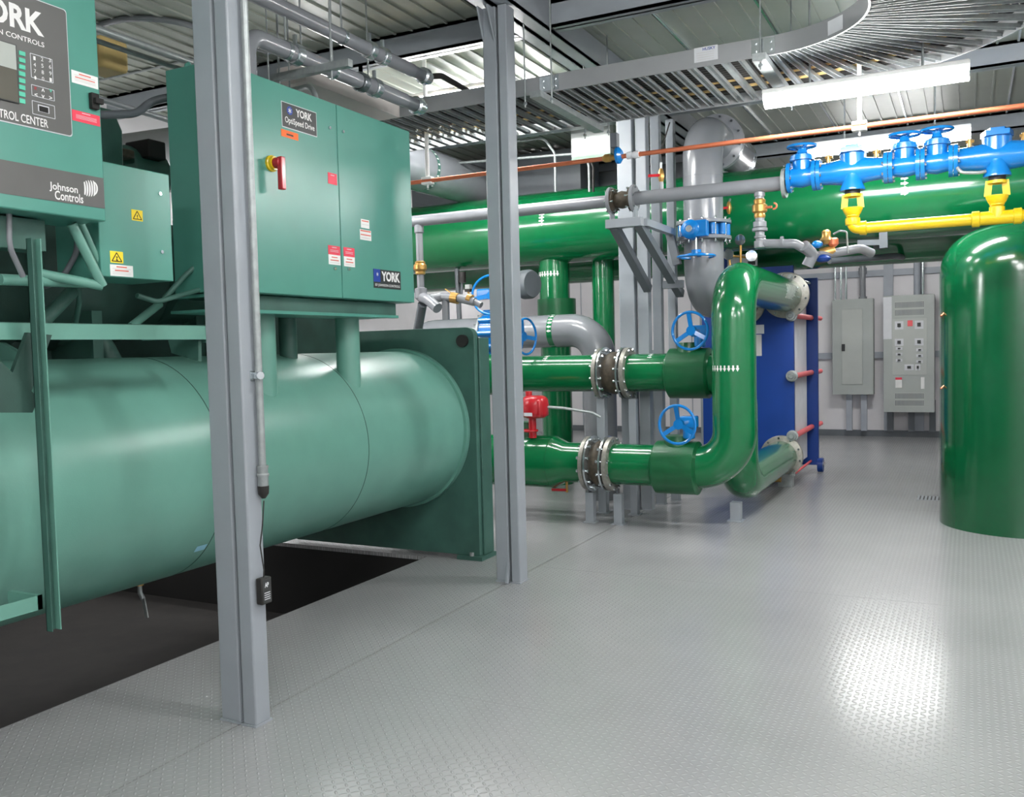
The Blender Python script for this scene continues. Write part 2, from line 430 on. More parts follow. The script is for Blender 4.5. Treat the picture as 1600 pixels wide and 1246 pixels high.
# ------------------------------------------------------------------ fluorescent lights
def batten(x0, x1, y, z, label, axis='x', stems=True):
    t = thing('fluorescent_light', ((x0+x1)/2, y, z), label, 'ceiling light', 'fluorescent lights')
    L = x1-x0
    b = MB(); b.box(x0-0.005, x1+0.005, y-0.085, y+0.085, z+0.051, z+0.085, WHITE); b.build('housing', t, bevel=0.01)
    # rounded diffuser
    pts = [(y+0.075*math.cos(a), z+0.05-0.075*math.sin(a)*0.95) for a in [PI*k/12 for k in range(13)]]
    b = MB(); b.prism([(x0, p[0], p[1]) for p in pts], (L, 0, 0), TUBE); b.build('diffuser', t, bevel=0.004)
    if stems:
        for xx in (x0+0.28, x1-0.25):
            b = MB(); b.cyl((xx, y, z+0.08), (xx, y, ZC-0.001), 0.007, GALV, n=8); b.build('hanger_rod', t)
    return t
batten(-1.18, 0.0, 6.05, 3.09, 'glowing fluorescent batten under the curve of the cable tray, nearest in view')
batten(-1.19, 0.01, 7.92, 3.11, 'glowing fluorescent batten just above the blue valve assembly')
batten(-1.5, -0.3, 12.7, 3.11, 'fluorescent batten above the aisle behind the heat exchanger')
batten(-1.2, 0.0, 3.0, 3.5, 'fluorescent batten over the aisle in front of the near column')
batten(-1.2, 0.0, 0.9, 3.5, 'fluorescent batten over the aisle right above the camera')
batten(-1.2, 0.0, -1.2, 3.5, 'fluorescent batten behind the camera')
batten(0.9, 2.1, -0.9, 3.3, 'added fill batten, unseen behind the camera to the right')  # unseen fill lamp, added to brighten the column fronts
batten(2.0, 3.2, 2.2, 3.3, 'fluorescent batten by the right wall, near')
batten(2.0, 3.2, 5.0, 3.3, 'fluorescent batten by the right wall, far')
p0 = at(640, 98, Y=6.35); 
batten(-4.35, -3.2, 6.55, 3.62, 'fluorescent batten close to the roof above the overhead conduits')
batten(-6.3, -5.1, 6.6, 3.2, 'added fill batten hidden behind the drive cabinet in the left module')  # hidden lamp added to light the high grey pipe and header top
batten(-6.6, -5.4, 12.4, 3.6, 'fluorescent batten at the back of the left module')
batten(-4.7, -3.5, 7.75, 3.86, 'added fill batten tight to the roof between tray and green header', stems=False)  # added above the tray to brighten the left part of the green header
batten(-6.9, -5.9, 4.4, 2.6, 'added off-view fill batten behind the chiller by the left wall')  # off-view lamp added to light the gap at left, low to spare the ceiling

# ------------------------------------------------------------------ chiller
XC, ZS, RS, YE = -3.885, 0.975, 0.585, 5.76
ch = thing('chiller', (XC, 3.3, 0), 'huge teal water chiller with a long horizontal shell ending in a square end plate', 'chiller')
b = MB(); b.lathe((XC, -1.0, ZS), (0, 1, 0), [(0, RS), (YE+1.0, RS)], TEAL, n=96); b.build('evaporator_shell', ch)
shell_o = ch.children
for y in (2.0, 3.32, 4.53): b = MB(); b.ring((XC, y, ZS), (0, 1, 0), RS+0.0015, RS-0.01, 0.004, TEALK, n=96); b.build('jacket_seam', ch)
b = MB(); b.ring((XC, YE-0.05, ZS), (0, 1, 0), RS+0.022, RS-0.02, 0.05, TEAL, n=96); b.build('end_ring', ch)
# end plate with clipped upper corner
r = 0.07; pts = []
x1, z1, x0 = -3.225, 1.725, -4.95
for k in range(7):
    a = PI/2*k/6; pts.append((x1-r+r*math.sin(a), YE, z1-r+r*math.cos(a)))
pts += [(x1, YE, 0.03), (x0, YE, 0.03), (x0, YE, z1)]
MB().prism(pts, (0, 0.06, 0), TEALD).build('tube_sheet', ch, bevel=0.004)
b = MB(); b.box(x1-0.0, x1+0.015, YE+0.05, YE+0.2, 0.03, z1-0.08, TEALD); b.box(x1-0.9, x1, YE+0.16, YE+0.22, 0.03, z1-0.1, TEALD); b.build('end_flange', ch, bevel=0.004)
b = MB(); b.cyl((x1-0.09, YE-0.03, z1-0.1), (x1-0.09, YE+0.001, z1-0.1), 0.045, DARK); b.build('lifting_hole', ch)
b = MB(); b.box(x1-0.18, x1+0.035, YE-0.03, YE+0.2, 0.0, 0.03, TEALD); b.cyl((x1-0.06, YE-0.012, 0.03), (x1-0.06, YE-0.012, 0.055), 0.018, GALV, n=6); b.build('foot', ch)
b = MB(); b.box(-4.3, -3.7, 0.4, 0.6, -0.6, 0.5, TEALD); b.build('support_leg', ch)
# drive supports rising from the shell
for y, r_ in ((3.83, 0.085), (4.62, 0.075)):
    b = MB(); b.lathe((-3.50, y, 1.12), (0, 0, 1), [(0, r_), (0.66, r_)], TEAL, n=28); b.build('support_stub', ch)
b = MB(); b.box(-3.62, -3.30, 3.32, 4.86, 1.775, 1.79, TEALC); b.box(-3.30, -3.29, 3.32, 4.86, 1.775, 1.865, TEALD)
b.box(-3.62, -3.30, 3.32, 4.86, 1.85, 1.868, TEALC); b.box(-3.315, -3.27, 3.32, 4.86, 1.772, 1.79, TEALC); b.build('drive_rail', ch, bevel=0.002)
# condenser shell, compressor and motor behind
b = MB(); b.lathe((-5.15, -1.0, 1.02), (0, 1, 0), [(0, 0.5), (YE+1.0, 0.5)], TEALD, n=48); b.build('condenser_shell', ch)
b = MB(); b.lathe((-4.3, 3.72, 2.05), (0, 1, 0), [(0, 0.2), (0.05, 0.3), (0.6, 0.3), (0.66, 0.33), (0.72, 0.33), (0.78, 0.24), (1.2, 0.2)], TEALD, n=36); b.build('motor', ch)
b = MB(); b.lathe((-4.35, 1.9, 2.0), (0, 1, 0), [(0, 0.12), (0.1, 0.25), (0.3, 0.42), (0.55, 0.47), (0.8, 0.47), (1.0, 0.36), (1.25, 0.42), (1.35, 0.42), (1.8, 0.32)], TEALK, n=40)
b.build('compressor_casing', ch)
b = MB(); b.tube([(-4.05, 1.2, 1.4), (-4.05, 1.2, 2.05), (-4.1, 2.0, 2.05)], 0.17, TEALD, bend=0.25, n=24); b.ring((-4.05, 1.2, 1.62), (0, 0, 1), 0.25, 0.1, 0.05, TEALD); b.build('suction_elbow', ch)
b = MB(); b.tube([(-4.7, 2.6, 1.9), (-4.95, 2.6, 1.9), (-5.1, 2.8, 1.4)], 0.12, TEALD, bend=0.15, n=20); b.tube([(-4.4, 3.0, 1.7), (-4.0, 3.2, 1.66), (-3.95, 3.25, 1.5)], 0.05, TEALD, bend=0.1)
b.build('discharge_line', ch)
for x_, y_, z_ in ((-4.1, 2.3, 1.95), (-4.1, 3.1, 1.8), (-4.3, 3.98, 1.85)): MB().box(x_-0.17, x_+0.17, y_, y_+0.06, 1.42, z_, TEALD).build('mounting_plate', ch)
b = MB(); b.box(-4.35, -4.15, 4.4, 4.48, 1.4, 2.2, TEALD); b.tube([(-3.95, 4.2, 1.5), (-3.95, 4.2, 1.75), (-3.95, 4.6, 1.9)], 0.045, TEALD, bend=0.08); b.tube([(-3.75, 4.35, 1.4), (-3.75, 4.35, 2.0)], 0.055, TEALD); b.build('oil_line', ch)
b = MB(); b.box(-4.95, -4.25, 2.3, 5.5, 1.2, 1.85, TEALK); b.build('dark_backing_block', ch, bevel=0.02)  # added dark block that keeps the bright wall out of the gap
# saddle straps on top of the shell
b = MB(); b.box(-4.2, -3.72, 2.08, 2.14, 1.45, 1.66, TEALD); b.build('saddle_lug', ch)
b = MB(); b.prism([(-4.1, 2.6, 1.5), (-3.75, 2.6, 1.52), (-3.75, 2.6, 1.58), (-3.9, 2.6, 1.64), (-4.1, 2.6, 1.66)], (0, 0.02, 0), TEAL); b.build('saddle_lug', ch)
b = MB(); b.prism([at(262, 530, Y=3.12), at(310, 532, Y=3.12), at(310, 565, Y=3.12), at(268, 552, Y=3.12)], (0, 0.02, 0), TEALD); b.build('saddle_lug', ch)
# panel stand: perforated channel post and arms
b = MB(); xs = -3.1; py0, py1 = 2.203, 2.243
zt, zb = at(52, 372, X=xs).z, at(92, 985, X=xs).z
b.box(xs-0.032, xs-0.028, py0, py1, zb, zt, TEALD); b.box(xs-0.032, xs, py0, py0+0.004, zb, zt, TEALD); b.box(xs-0.032, xs, py1-0.005, py1, zb, zt, TEAL)  # inner faces take the shaded teal, the far flange the lit one
for k in range(24): zz = zb+0.03+k*(zt-zb-0.05)/24; b.box(xs-0.0282, xs-0.0275, py0+0.018, py1-0.018, zz, zz+0.018, DARK)
b.build('channel_post', ch, bevel=0.001)
b = MB(); b.box(xs-0.048, xs-0.043, 1.5, 2.20, 0.61, 0.665, TEAL); b.box(-3.32, xs-0.043, 2.18, 2.2, 0.61, 0.665, TEAL); b.build('lower_arm', ch)
b = MB(); b.box(-3.205, -3.2, 1.5, 3.14, 1.635, 1.7, TEAL); b.box(-3.245, -3.2, 1.5, 3.14, 1.697, 1.701, TEALD); b.box(-3.30, -3.2, 3.14, 3.145, 1.62, 1.705, TEALD)
b.box(-3.64, -3.2, 3.15, 3.155, 1.64, 1.7, TEALD); b.build('upper_rail', ch, bevel=0.001)
for pl, tk_ in (([(38, 520), (76, 524), (40, 622), (8, 600)], 0.02), ([(-12, 560), (52, 622), (43, 645), (-12, 645)], 0.03)):
    b = MB(); b.prism([at(x, y, X=-3.2) for x, y in pl], (tk_, 0, 0), TEALK); b.build('knee_brace', ch)
# green steel tubes of the frame under the control panel
b = MB()
b.tube([at(0, 437, X=-3.3), at(135, 442, X=-3.3)], 0.022, TEAL)
b.tube([at(112, 350, X=-3.2), at(160, 447, X=-3.2)], 0.02, TEAL); b.tube([at(126, 348, X=-3.25), at(163, 430, X=-3.25)], 0.014, TEAL)
b.tube([at(160, 447, X=-3.2), at(64, 428, X=-3.3)], 0.02, TEAL); b.build('frame_tube', ch)
b = MB(); b.tube([at(118, 400, X=-3.5), at(124, 470, X=-3.6), at(118, 505, X=-3.7)], 0.012, TEALD, bend=0.1); b.build('oil_pipe', ch); b = MB()
b.tube([at(60, 510, X=-3.6), at(118, 450, X=-3.6)], 0.03, TEALD); b.build('oil_pipe', ch); b = MB(); b.tube([at(205, 510, X=-3.7), at(250, 475, X=-3.7)], 0.02, TEAL); b.build('oil_pipe', ch)
b = MB(); b.box(-3.32, -3.22, 1.95, 2.35, 1.98, 2.1, TEALD); b.build('panel_stand', ch, bevel=0.002)
b = MB(); p = at(222, 990, X=-3.86); b.cyl((p.x, p.y, 0.37), (p.x, p.y, 0.43), 0.02, BRASS); b.tube([(p.x, p.y, 0.38), (p.x, p.y, 0.33), (p.x+0.02, p.y, 0.3)], 0.012, GALV); b.beam((p.x+0.02, p.y, 0.31), (p.x+0.03, p.y+0.01, 0.2), 0.022, 0.006, GALV); b.build('drain_valve', ch)
# blue sticker on the shell
p = at(318, 862, X=-3.42); th = math.atan2(p.z-ZS, p.x-XC)
b = MB(); vs = []
for s_ in (-1, 1):
    for q in (-1, 1): a = th+s_*0.035; vs.append((XC+(RS+0.002)*math.cos(a), p.y+q*0.035, ZS+(RS+0.002)*math.sin(a)))
b.add(vs, [(0, 1, 3, 2)], CYANL); b.build('tag', ch)
# hoses below the control panel
def hose(pts, r, m, label, bend=0.12):
    b = MB(); b.tube(pts, r, m, bend=bend, n=14, steps=10); return b.build('hose', label=label, cat='hose')
hose([at(14, 335, X=-3.22), at(14, 385, X=-3.22), at(36, 432, X=-3.24)], 0.011, MATS['grey_pipe_paint'], 'pinkish grey flexible hose hanging from the control panel underside, at the left edge')
hose([at(122, 340, X=-3.34), at(120, 395, X=-3.34), at(96, 438, X=-3.4), at(70, 448, X=-3.5)], 0.012, STEELD, 'dark grey flexible hose curving behind the teal panel frame')
hose([at(255, 468, X=-3.45), at(290, 430, X=-3.45), at(330, 395, X=-3.4)], 0.013, TEALD, 'dark teal cable rising under the drive cabinet', 0.05)
hose([at(214, 462, X=-3.4), at(245, 472, X=-3.4), at(330, 448, X=-3.4)], 0.012, TEALD, 'teal conduit loop running from below the small box to the drive cabinet')

# control panel
xp = -3.1
cp = thing('control_cabinet', (-3.2, 2.1, 2.107), 'large teal chiller control panel with grey keypad plate and screen, at upper left', 'control panel')
MB().box(-3.36, xp, 1.55, 2.535, 2.107, 3.25, TEALC).build('enclosure', cp, bevel=0.006)
def onp(x, y, X=xp): q = at(x, y, X=X); return q.y, q.z
(ya, za), (yb_, zb_) = onp(0, 192), onp(110, 214)
yr = onp(108, 120)[0]; zt = onp(100, 15)[1]; r = 0.012
b = MB(); y0 = 1.72; z0 = zb_; z1 = zt; P = []
for cx_, cz_, a0 in ((yr-r, z1-r, 0), (y0, z1, None), (y0, z0, None), (yr-r, z0+r, -PI/2)):
    if a0 is None: P.append((xp, cx_, cz_))
    else:
        seq = [a0+PI/2-PI/2*k/5 for k in range(6)] if a0 == 0 else [a0+PI/2*k/5 for k in range(6)]
        if a0 == 0: seq = [PI/2*k/5 for k in range(6)]
        P += [(xp, cx_+r*math.cos(a), cz_+r*math.sin(a)) for a in seq]
b.prism(P, (0.0025, 0, 0), PAPER); b.build('plate_border', cp)
b = MB(); c = Vector((0, sum(p[1] for p in P)/len(P), sum(p[2] for p in P)/len(P)))
b.prism([(xp+0.0025, p[1]+(0.004 if p[1] < c.y else -0.004), p[2]+(0.004 if p[2] < c.z else -0.004)) for p in P], (0.002, 0, 0), INK)
b.build('keypad_plate', cp)
XF = xp+0.005
def yz(x, y): q = at(x, y, X=XF); return q.y, q.z
# screen
(sy, sz1), (_, sz0) = yz(23, 72), yz(24, 160)
b = MB(); b.box(XF, XF+0.006, 1.8, sy+0.004, sz0-0.004, sz1+0.004, INKD); b.build('screen_bezel', cp, bevel=0.002)
b = MB(); zm = yz(24, 110)[1]; b.box(XF+0.006, XF+0.0075, 1.81, sy-0.002, sz0, zm, LCD); b.box(XF+0.006, XF+0.0075, 1.81, sy-0.002, zm, sz1, LCDL); b.build('screen', cp)
for k in range(8):
    (ky0, kz1), (ky1, kz0) = yz(29, 79+k*10.6), yz(39, 88.5+k*10.6)
    MB().box(XF, XF+0.003, ky0, ky1, kz0, kz1, KEYG).build('soft_key', cp)
R_, U_ = (0, 1, 0), (0, 0, 1)
def txt(s, x, y, w_px, h_px, m, parent, X=XF, bold=0.0, **k):
    q = at(x, y, X=X); w_ = abs(at(x+w_px/2, y, X=X).y-at(x-w_px/2, y, X=X).y); h_ = abs(at(x, y+h_px/2, X=X).z-at(x, y-h_px/2, X=X).z)
    return lettering(s, (X+0.001, q.y, q.z), R_, U_, w_, h_, m, parent, bold, **k)
PLT = cp
def txr(s, xr, yc, h_px, asp, m, parent, X=XF, bold=0.0):
    """text whose right end sits at pixel xr"""
    q = at(xr, yc, X=X); h_ = abs(at(xr, yc+h_px/2, X=X).z-at(xr, yc-h_px/2, X=X).z); w_ = h_*asp
    return lettering(s, (X+0.001, q.y-w_/2, q.z), R_, U_, w_, h_, m, parent, bold)
txr('YORK', 68, 40, 37, 3.35, WHITE, PLT, bold=0.035)
txr('BY JOHNSON CONTROLS', 69, 72, 10, 14.0, WHITE, PLT, bold=0.01)
txr('OPTIVIEW CONTROL CENTER', 75, 194, 13, 13.0, WHITE, PLT, bold=0.01)
q0 = yz(47, 83); q1 = yz(85, 192)
def frame_px(x0, y0, x1, y1, par):
    (a, c_), (d, e) = yz(x0, y0), yz(x1, y1); b = MB(); t = 0.001
    b.box(XF, XF+0.0008, a, d, c_-t, c_+t, PAPER); b.box(XF, XF+0.0008, a, d, e-t, e+t, PAPER); b.box(XF, XF+0.0008, a-t, a+t, e, c_, PAPER); b.box(XF, XF+0.0008, d-t, d+t, e, c_, PAPER); b.build('key_frame', par)
frame_px(47, 83, 83, 130, PLT); frame_px(49, 132, 85, 158, PLT); frame_px(50, 157, 86, 186, PLT)
for i, s in enumerate('123456789.0-'):
    txt(s, 53.5+(i % 3)*12+(i//3)*0.5, 91+(i//3)*10.2+(i % 3)*1.7, 3.5, 6, WHITE, PLT, name='key_legend')
for s, x, y, m in (('X', 55, 138, RED), ('^', 67, 141, WHITE), ('v', 79, 142, KEYG), ('<', 56, 148, WHITE), ('v', 67, 151, WHITE), ('>', 79, 153, WHITE)):
    txt(s, x, y, 5, 5, m, PLT, bold=0.02, name='key_legend')
b = MB(); (a, c_), (d, e) = yz(59, 163), yz(77, 178); b.box(XF, XF+0.001, a, d, e, c_, PAPER); b.box(XF, XF+0.0016, a+0.004, d-0.004, e+0.001, c_-0.004, DARK); b.build('data_port', PLT)
# lower band with company name
(by1, bz1), (_, bz0) = onp(162.5, 279), onp(164, 326.5)
MB().box(xp, xp+0.002, 1.56, 2.53, bz0, bz1, INK).build('name_band', cp)
txt('Johnson', 99.5, 295, 44, 15, WHITE, cp, X=xp+0.002, bold=0.015)
txt('Controls', 108, 308, 44, 14, WHITE, cp, X=xp+0.002, bold=0.015)
# striped globe emblem
q = at(140, 294.5, X=xp+0.002); b = MB(); R0 = abs(at(140, 308, X=xp).z-at(140, 281, X=xp).z)/2
for k in range(6):
    off = -0.8+k*0.32
    prev = None; vs = []; fs = []
    for i in range(13):
        a = -1.25+2.5*i/12; cx_ = off+0.28*math.cos(a)-0.1; cz_ = math.sin(a)*0.98; wd = 0.10*math.cos(a)+0.015
        rr = math.hypot(cx_, cz_)
        if rr > 1: cx_ *= 0.99/rr; cz_ *= 0.99/rr
        vs += [(xp+0.0032, q.y+R0*(cx_-wd), q.z+R0*(cz_+0.15*cx_)), (xp+0.0032, q.y+R0*(cx_+wd), q.z+R0*(cz_+0.15*cx_))]
        if i: fs.append((2*i-2, 2*i-1, 2*i+1, 2*i))
    b.add(vs, fs, WHITE)
b.build('emblem', cp)
(a, c_), (d, e) = onp(111, 107), onp(154, 142)
sticker(cp, a, d-0.002, e+0.004, c_-0.004, xp, WHITE, ((0.8, 0.45, 0.09, REDLN), (0.5, 0.75, 0.07, REDLN), (0.66, 0.8, 0.03, GRLN), (0.36, 0.8, 0.03, GRLN), (0.24, 0.8, 0.03, GRLN)))
(a, c_), (d, e) = onp(112, 169), onp(157, 200)
sticker(cp, a, d-0.002, e+0.004, c_-0.004, xp, REDST, ((0.85, 0.3, 0.06, PAPER), (0.6, 0.75, 0.025, PAPER), (0.5, 0.75, 0.025, PAPER), (0.4, 0.75, 0.025, PAPER), (0.3, 0.75, 0.025, PAPER)))
(a, c_), (d, e) = onp(138, 145), onp(151, 173)
b = MB(); b.box(xp, xp+0.02, a, d, e, c_, DARK); b.box(xp+0.02, xp+0.035, a+0.006, d+0.008, e+0.02, c_-0.02, DARK); b.build('latch', cp, bevel=0.002)

# small electrical box
eb = thing('junction_box', (-3.3, 2.8, 1.9), 'flat teal electrical box with yellow hazard stickers beside the control panel', 'electrical box')
(ya, zt0), (yb2, zb0) = (2.60, 2.375), (2.985, 1.9)
MB().box(-3.5, -3.226, ya, yb2, 1.9, 2.38, TEALC).build('cover', eb, bevel=0.004)
for px, py in ((249, 303), (252, 394)):
    q = at(px, py, X=-3.226); b = MB(); b.cyl((-3.226, q.y, q.z), (-3.218, q.y, q.z), 0.008, ZINC, n=12); b.build('lock_screw', eb)
def hazard(par, x0, y0, x1, y1, X, bolt=False):
    (a, c_), (d, e) = onp(x0, y0, X), onp(x1, y1, X)
    b = MB(); b.box(X, X+0.0015, a, d, e, c_, YELST)
    w_ = d-a; h_ = c_-e; cy = (a+d)/2
    A, B_, C_ = (cy, c_-h_*0.12), (a+w_*0.12, e+h_*0.14), (d-w_*0.12, e+h_*0.14)
    for p_, q_ in ((A, B_), (B_, C_), (C_, A)): b.beam((X+0.0018, p_[0], p_[1]), (X+0.0018, q_[0], q_[1]), 0.0008, w_*0.06, DARK, up=(1, 0, 0)) if False else b.beam((X+0.0018, p_[0], p_[1]), (X+0.0018, q_[0], q_[1]), w_*0.06, 0.0008, DARK, up=(1, 0, 0))
    b.build('hazard_sticker', par)
    lettering('!' if not bolt else 'z', (X+0.0022, cy, e+h_*0.38), R_, U_, w_*0.1 if not bolt else w_*0.16, h_*0.36, DARK, par, 0.02, name='hazard_mark')
hazard(eb, 205, 327, 223, 346.5, -3.226); hazard(eb, 171.5, 392, 192.5, 412, -3.226, True)
(a, c_), (d, e) = onp(171.5, 413, -3.226), onp(208, 433.5, -3.226)
sticker(eb, a, d, e, c_, -3.226, WHITE, ((0.82, 0.45, 0.1, REDLN), (0.5, 0.6, 0.1, REDLN), (0.66, 0.8, 0.03, GRLN), (0.34, 0.8, 0.03, GRLN), (0.2, 0.8, 0.03, GRLN)))

# drive cabinet
dc = thing('drive_cabinet', (-3.39, 4.13, 1.87), 'tall teal two-door drive cabinet with red and yellow rotary switch', 'electrical cabinet')
X0 = -3.226
MB().box(-3.56, X0-0.02, 3.3, 4.985, 1.872, 2.978, TEALC).build('carcass', dc, bevel=0.004)
dl = MB().box(X0-0.02, X0, 3.302, 4.224, 1.874, 2.976, TEALC).build('door', dc, bevel=0.003)
dr = MB().box(X0-0.02, X0, 4.230, 4.983, 1.874, 2.976, TEALC).build('door', dc, bevel=0.003)
(a, c_), (d, e) = onp(439, 162, X0), onp(495, 211, X0); 
q1, q2 = onp(439, 180, X0), onp(495, 195, X0)
cz = (onp(467, 162+12, X0)[1]+onp(467, 200, X0)[1])/2
zc = onp(467, 186.5, X0)[1]; hh = abs(onp(467, 186.5-19.5, X0)[1]-zc)
b = MB(); b.box(X0, X0+0.002, a, d, zc-hh, zc+hh, PAPER); b.box(X0+0.002, X0+0.003, a+0.004, d-0.004, zc-hh+0.004, zc+hh-0.004, INKD); b.build('name_plate', dl)
w_ = d-a
lettering('YORK', (X0+0.004, a+w_*0.62, zc+hh*0.42), R_, U_, w_*0.46, hh*0.62, WHITE, dl, 0.03)
lettering('OptiSpeed Drive', (X0+0.004, a+w_*0.5, zc-hh*0.42), R_, U_, w_*0.84, hh*0.62, WHITE, dl, 0.01)
def snow(par, y, z, r, X):
    b = MB(); b.lathe((X, y, z), (1, 0, 0), [(0, r), (0.001, r)], LOGOB, n=20)
    for k in range(3):
        a = PI*k/3+0.5; b.beam((X+0.0015, y-r*0.6*math.cos(a), z-r*0.6*math.sin(a)), (X+0.0015, y+r*0.6*math.cos(a), z+r*0.6*math.sin(a)), r*0.16, 0.0006, WHITE, up=(1, 0, 0))
    b.build('logo_disc', par)
snow(dl, a+w_*0.22, zc+hh*0.42, hh*0.34, X0+0.003)
(a, c_), (d, e) = onp(439, 200, X0), onp(466, 222, X0)
sticker(dl, a, d, e+0.006, c_-0.004, X0, ORST, ((0.75, 0.5, 0.06, REDLN), (0.45, 0.4, 0.25, RUST), (0.2, 0.6, 0.05, REDLN)), 'orange_sticker')
q = at(423, 256, X=X0); b = MB(); b.lathe((X0, q.y, q.z), (1, 0, 0), [(0, 0.042), (0.012, 0.042), (0.016, 0.036), (0.03, 0.034)], YEL, n=30); b.build('switch_collar', dl)
b = MB(); b.lathe((X0+0.03, q.y, q.z), (1, 0, 0), [(0, 0.028), (0.04, 0.026)], RED, n=24); b.box(X0+0.055, X0+0.085, q.y-0.017, q.y+0.017, q.z-0.14, q.z+0.028, RED); b.build('switch_handle', dl, bevel=0.005)
(a, c_), (d, e) = onp(512, 269, X0), onp(526.5, 290, X0); sticker(dl, a, d, e, c_, X0, REDST, ((0.8, 0.4, 0.05, PAPER),), 'red_sticker')
for par, x0, y0, x1, y1 in ((dl, 512.5, 383, 532, 415), (dr, 536.5, 386, 554.5, 418)):
    (a, c_), (d, e) = onp(x0, y0, X0), onp(x1, y1, X0); m_ = (c_+e)/2+0.002
    sticker(par, a, d, m_, c_, X0, REDST, ((0.8, 0.4, 0.07, PAPER), (0.5, 0.7, 0.04, PAPER), (0.35, 0.7, 0.04, PAPER)), 'red_sticker'); sticker(par, a, d, e, m_, X0, WHITE, ((0.75, 0.5, 0.1, REDLN), (0.45, 0.7, 0.1, REDLN), (0.2, 0.8, 0.05, GRLN)))
(a, c_), (d, e) = onp(563.5, 342, X0), onp(577, 358, X0); sticker(dr, a, d, e, c_, X0, WHITE, ((0.8, 0.8, 0.12, REDLN), (0.4, 0.8, 0.05, GRLN)))
(a, c_), (d, e) = onp(562, 358, X0), onp(580, 377, X0); sticker(dr, a, d, e, c_, X0, WHITE, ((0.88, 0.9, 0.12, REDLN), (0.5, 0.9, 0.1, REDLN), (0.2, 0.8, 0.05, GRLN)))
for par, x, y in ((dl, 514, 200), (dr, 535, 206), (dl, 522.5, 420), (dr, 544, 421)):
    q = at(x, y, X=X0); b = MB(); b.cyl((X0, q.y, q.z), (X0+0.01, q.y, q.z), 0.009, ZINC, n=12); b.build('lock', par)
(a, c_), (d, e) = onp(583, 423, X0), onp(626, 447, X0); zc = onp(604.5, 437, X0)[1]; hh = abs(onp(604.5, 437-14.5, X0)[1]-zc)
b = MB(); b.box(X0, X0+0.002, a, d, zc-hh*0.1*0-hh, zc+hh, INKD); w_ = d-a; b.box(X0+0.002, X0+0.0026, a, a+w_*0.24, zc-hh*0.35, zc+hh, LOGOB); b.build('name_plate', dr)
lettering('YORK', (X0+0.0035, a+w_*0.62, zc+hh*0.3), R_, U_, w_*0.68, hh*1.05, WHITE, dr, 0.04)
lettering('BY JOHNSON CONTROLS', (X0+0.0035, a+w_*0.5, zc-hh*0.7), R_, U_, w_*0.9, hh*0.34, WHITE, dr, 0.01)
snow(dr, a+w_*0.13, zc+hh*0.45, hh*0.34, X0+0.0026)
b = MB(); b.prism([(-3.5, 3.36, 2.978), (-3.5, 3.42, 2.978), (-3.5, 3.41, 3.02), (-3.5, 3.39, 3.035), (-3.5, 3.37, 3.02)], (0.008, 0, 0), TEALC); b.build('lifting_eye', dc)

# ------------------------------------------------------------------ green piping in the middle
EX, EY, EZ = Vector((1, 0, 0)), Vector((0, 1, 0)), Vector((0, 0, 1))
YL, YM = 7.4, 7.88
zl = (at(873, 691, Y=YL).z+at(873, 753, Y=YL).z)/2; rl = 0.178
zm = (at(880, 556, Y=YM).z+at(880, 612, Y=YM).z)/2; rm = 0.172
X1 = at(1147, 580, Y=YL).x
X2 = -1.80
ZT, ZB = 2.06, 0.33
YHX = 9.97
def flange(par, c, ax, R, th, r_in, m=GASK, name='flange'):
    b = MB(); b.lathe(c, ax, [(0, R*0.97), (0.004, R), (th-0.004, R), (th, R*0.97)], m, n=40); return b.build(name, par)
# run 1
g1 = thing('green_pipe', (X1, YL, zl), 'nearest glossy green pipe loop, its riser bending into the top of the blue heat exchanger', 'pipe', 'glossy green pipes')
xa = at(960, 720, Y=YL).x
b = MB(); b.tube([(xa, YL, zl), (X1, YL, zl), (X1, YL, ZT), (X1-0.03, YHX-0.1, ZT)], rl, GREEN, bend=0.31, n=40, steps=14); b.build('pipe', g1)
flange(g1, (X1-0.03, YHX-0.055, ZT), (0, 1, 0), 0.245, 0.05, rl); bolts(g1, (X1-0.03, YHX-0.055, ZT), (0, 1, 0), 0.215, 10, -0.015, 0.052)
b = MB(); b.ring((X1, YL, 0.98), (0, 0, 1), rl+0.0015, rl-0.01, 0.004, GREEN, n=40); b.build('weld_seam', g1)
b = MB(); ra = rl+0.001
for y0, y1, w0, w1 in ((8.4, 9.4, -0.1, 0.25), (8.7, 9.55, 0.22, 0.5), (8.8, 9.3, -0.3, -0.08)):
    vs = []; n = 6
    for i in range(n):
        for yy in (y0+0.05*math.sin(i*2.1), y1+0.05*math.cos(i*1.7)):
            a = w0+(w1-w0)*i/(n-1)-0.15; vs.append((X1-0.02+ra*math.cos(a), yy, ZT+ra*math.sin(a)))
    b.add(vs, [(2*i, 2*i+1, 2*i+3, 2*i+2) for i in range(n-1)], FROST)
b.build('scuffed_paint', g1)
arrows(g1, (X1, YL, at(1132, 576, Y=YL-rl).z), (0, 0, 1), rl, 8, 0.6, 1.95, -1, size=0.045)
arr = g1.children[-1]
# wide insulated valve body on run 1
def valve_body(par, xc0, xc1, y, z, R, hump=0.0):
    b = MB(); b.lathe((xc0, y, z), (1, 0, 0), [(-0.03, rl), (0, R), (xc1-xc0, R), (xc1-xc0+0.02, rl)], GREEN2, n=40)
    if hump:
        xm = (xc0+xc1)/2; b.cyl((xm, y-0.02, z), (xm, y-0.02, z+R+hump), 0.13, GREEN2, r2=0.1, n=28)
    b.build('valve_insulation', par)
a0, a1 = at(1023, 730, Y=YL-0.1).x, at(1086, 730, Y=YL-0.1).x
valve_body(g1, a0, a1, YL, zl-0.01, 0.225, 0.05)
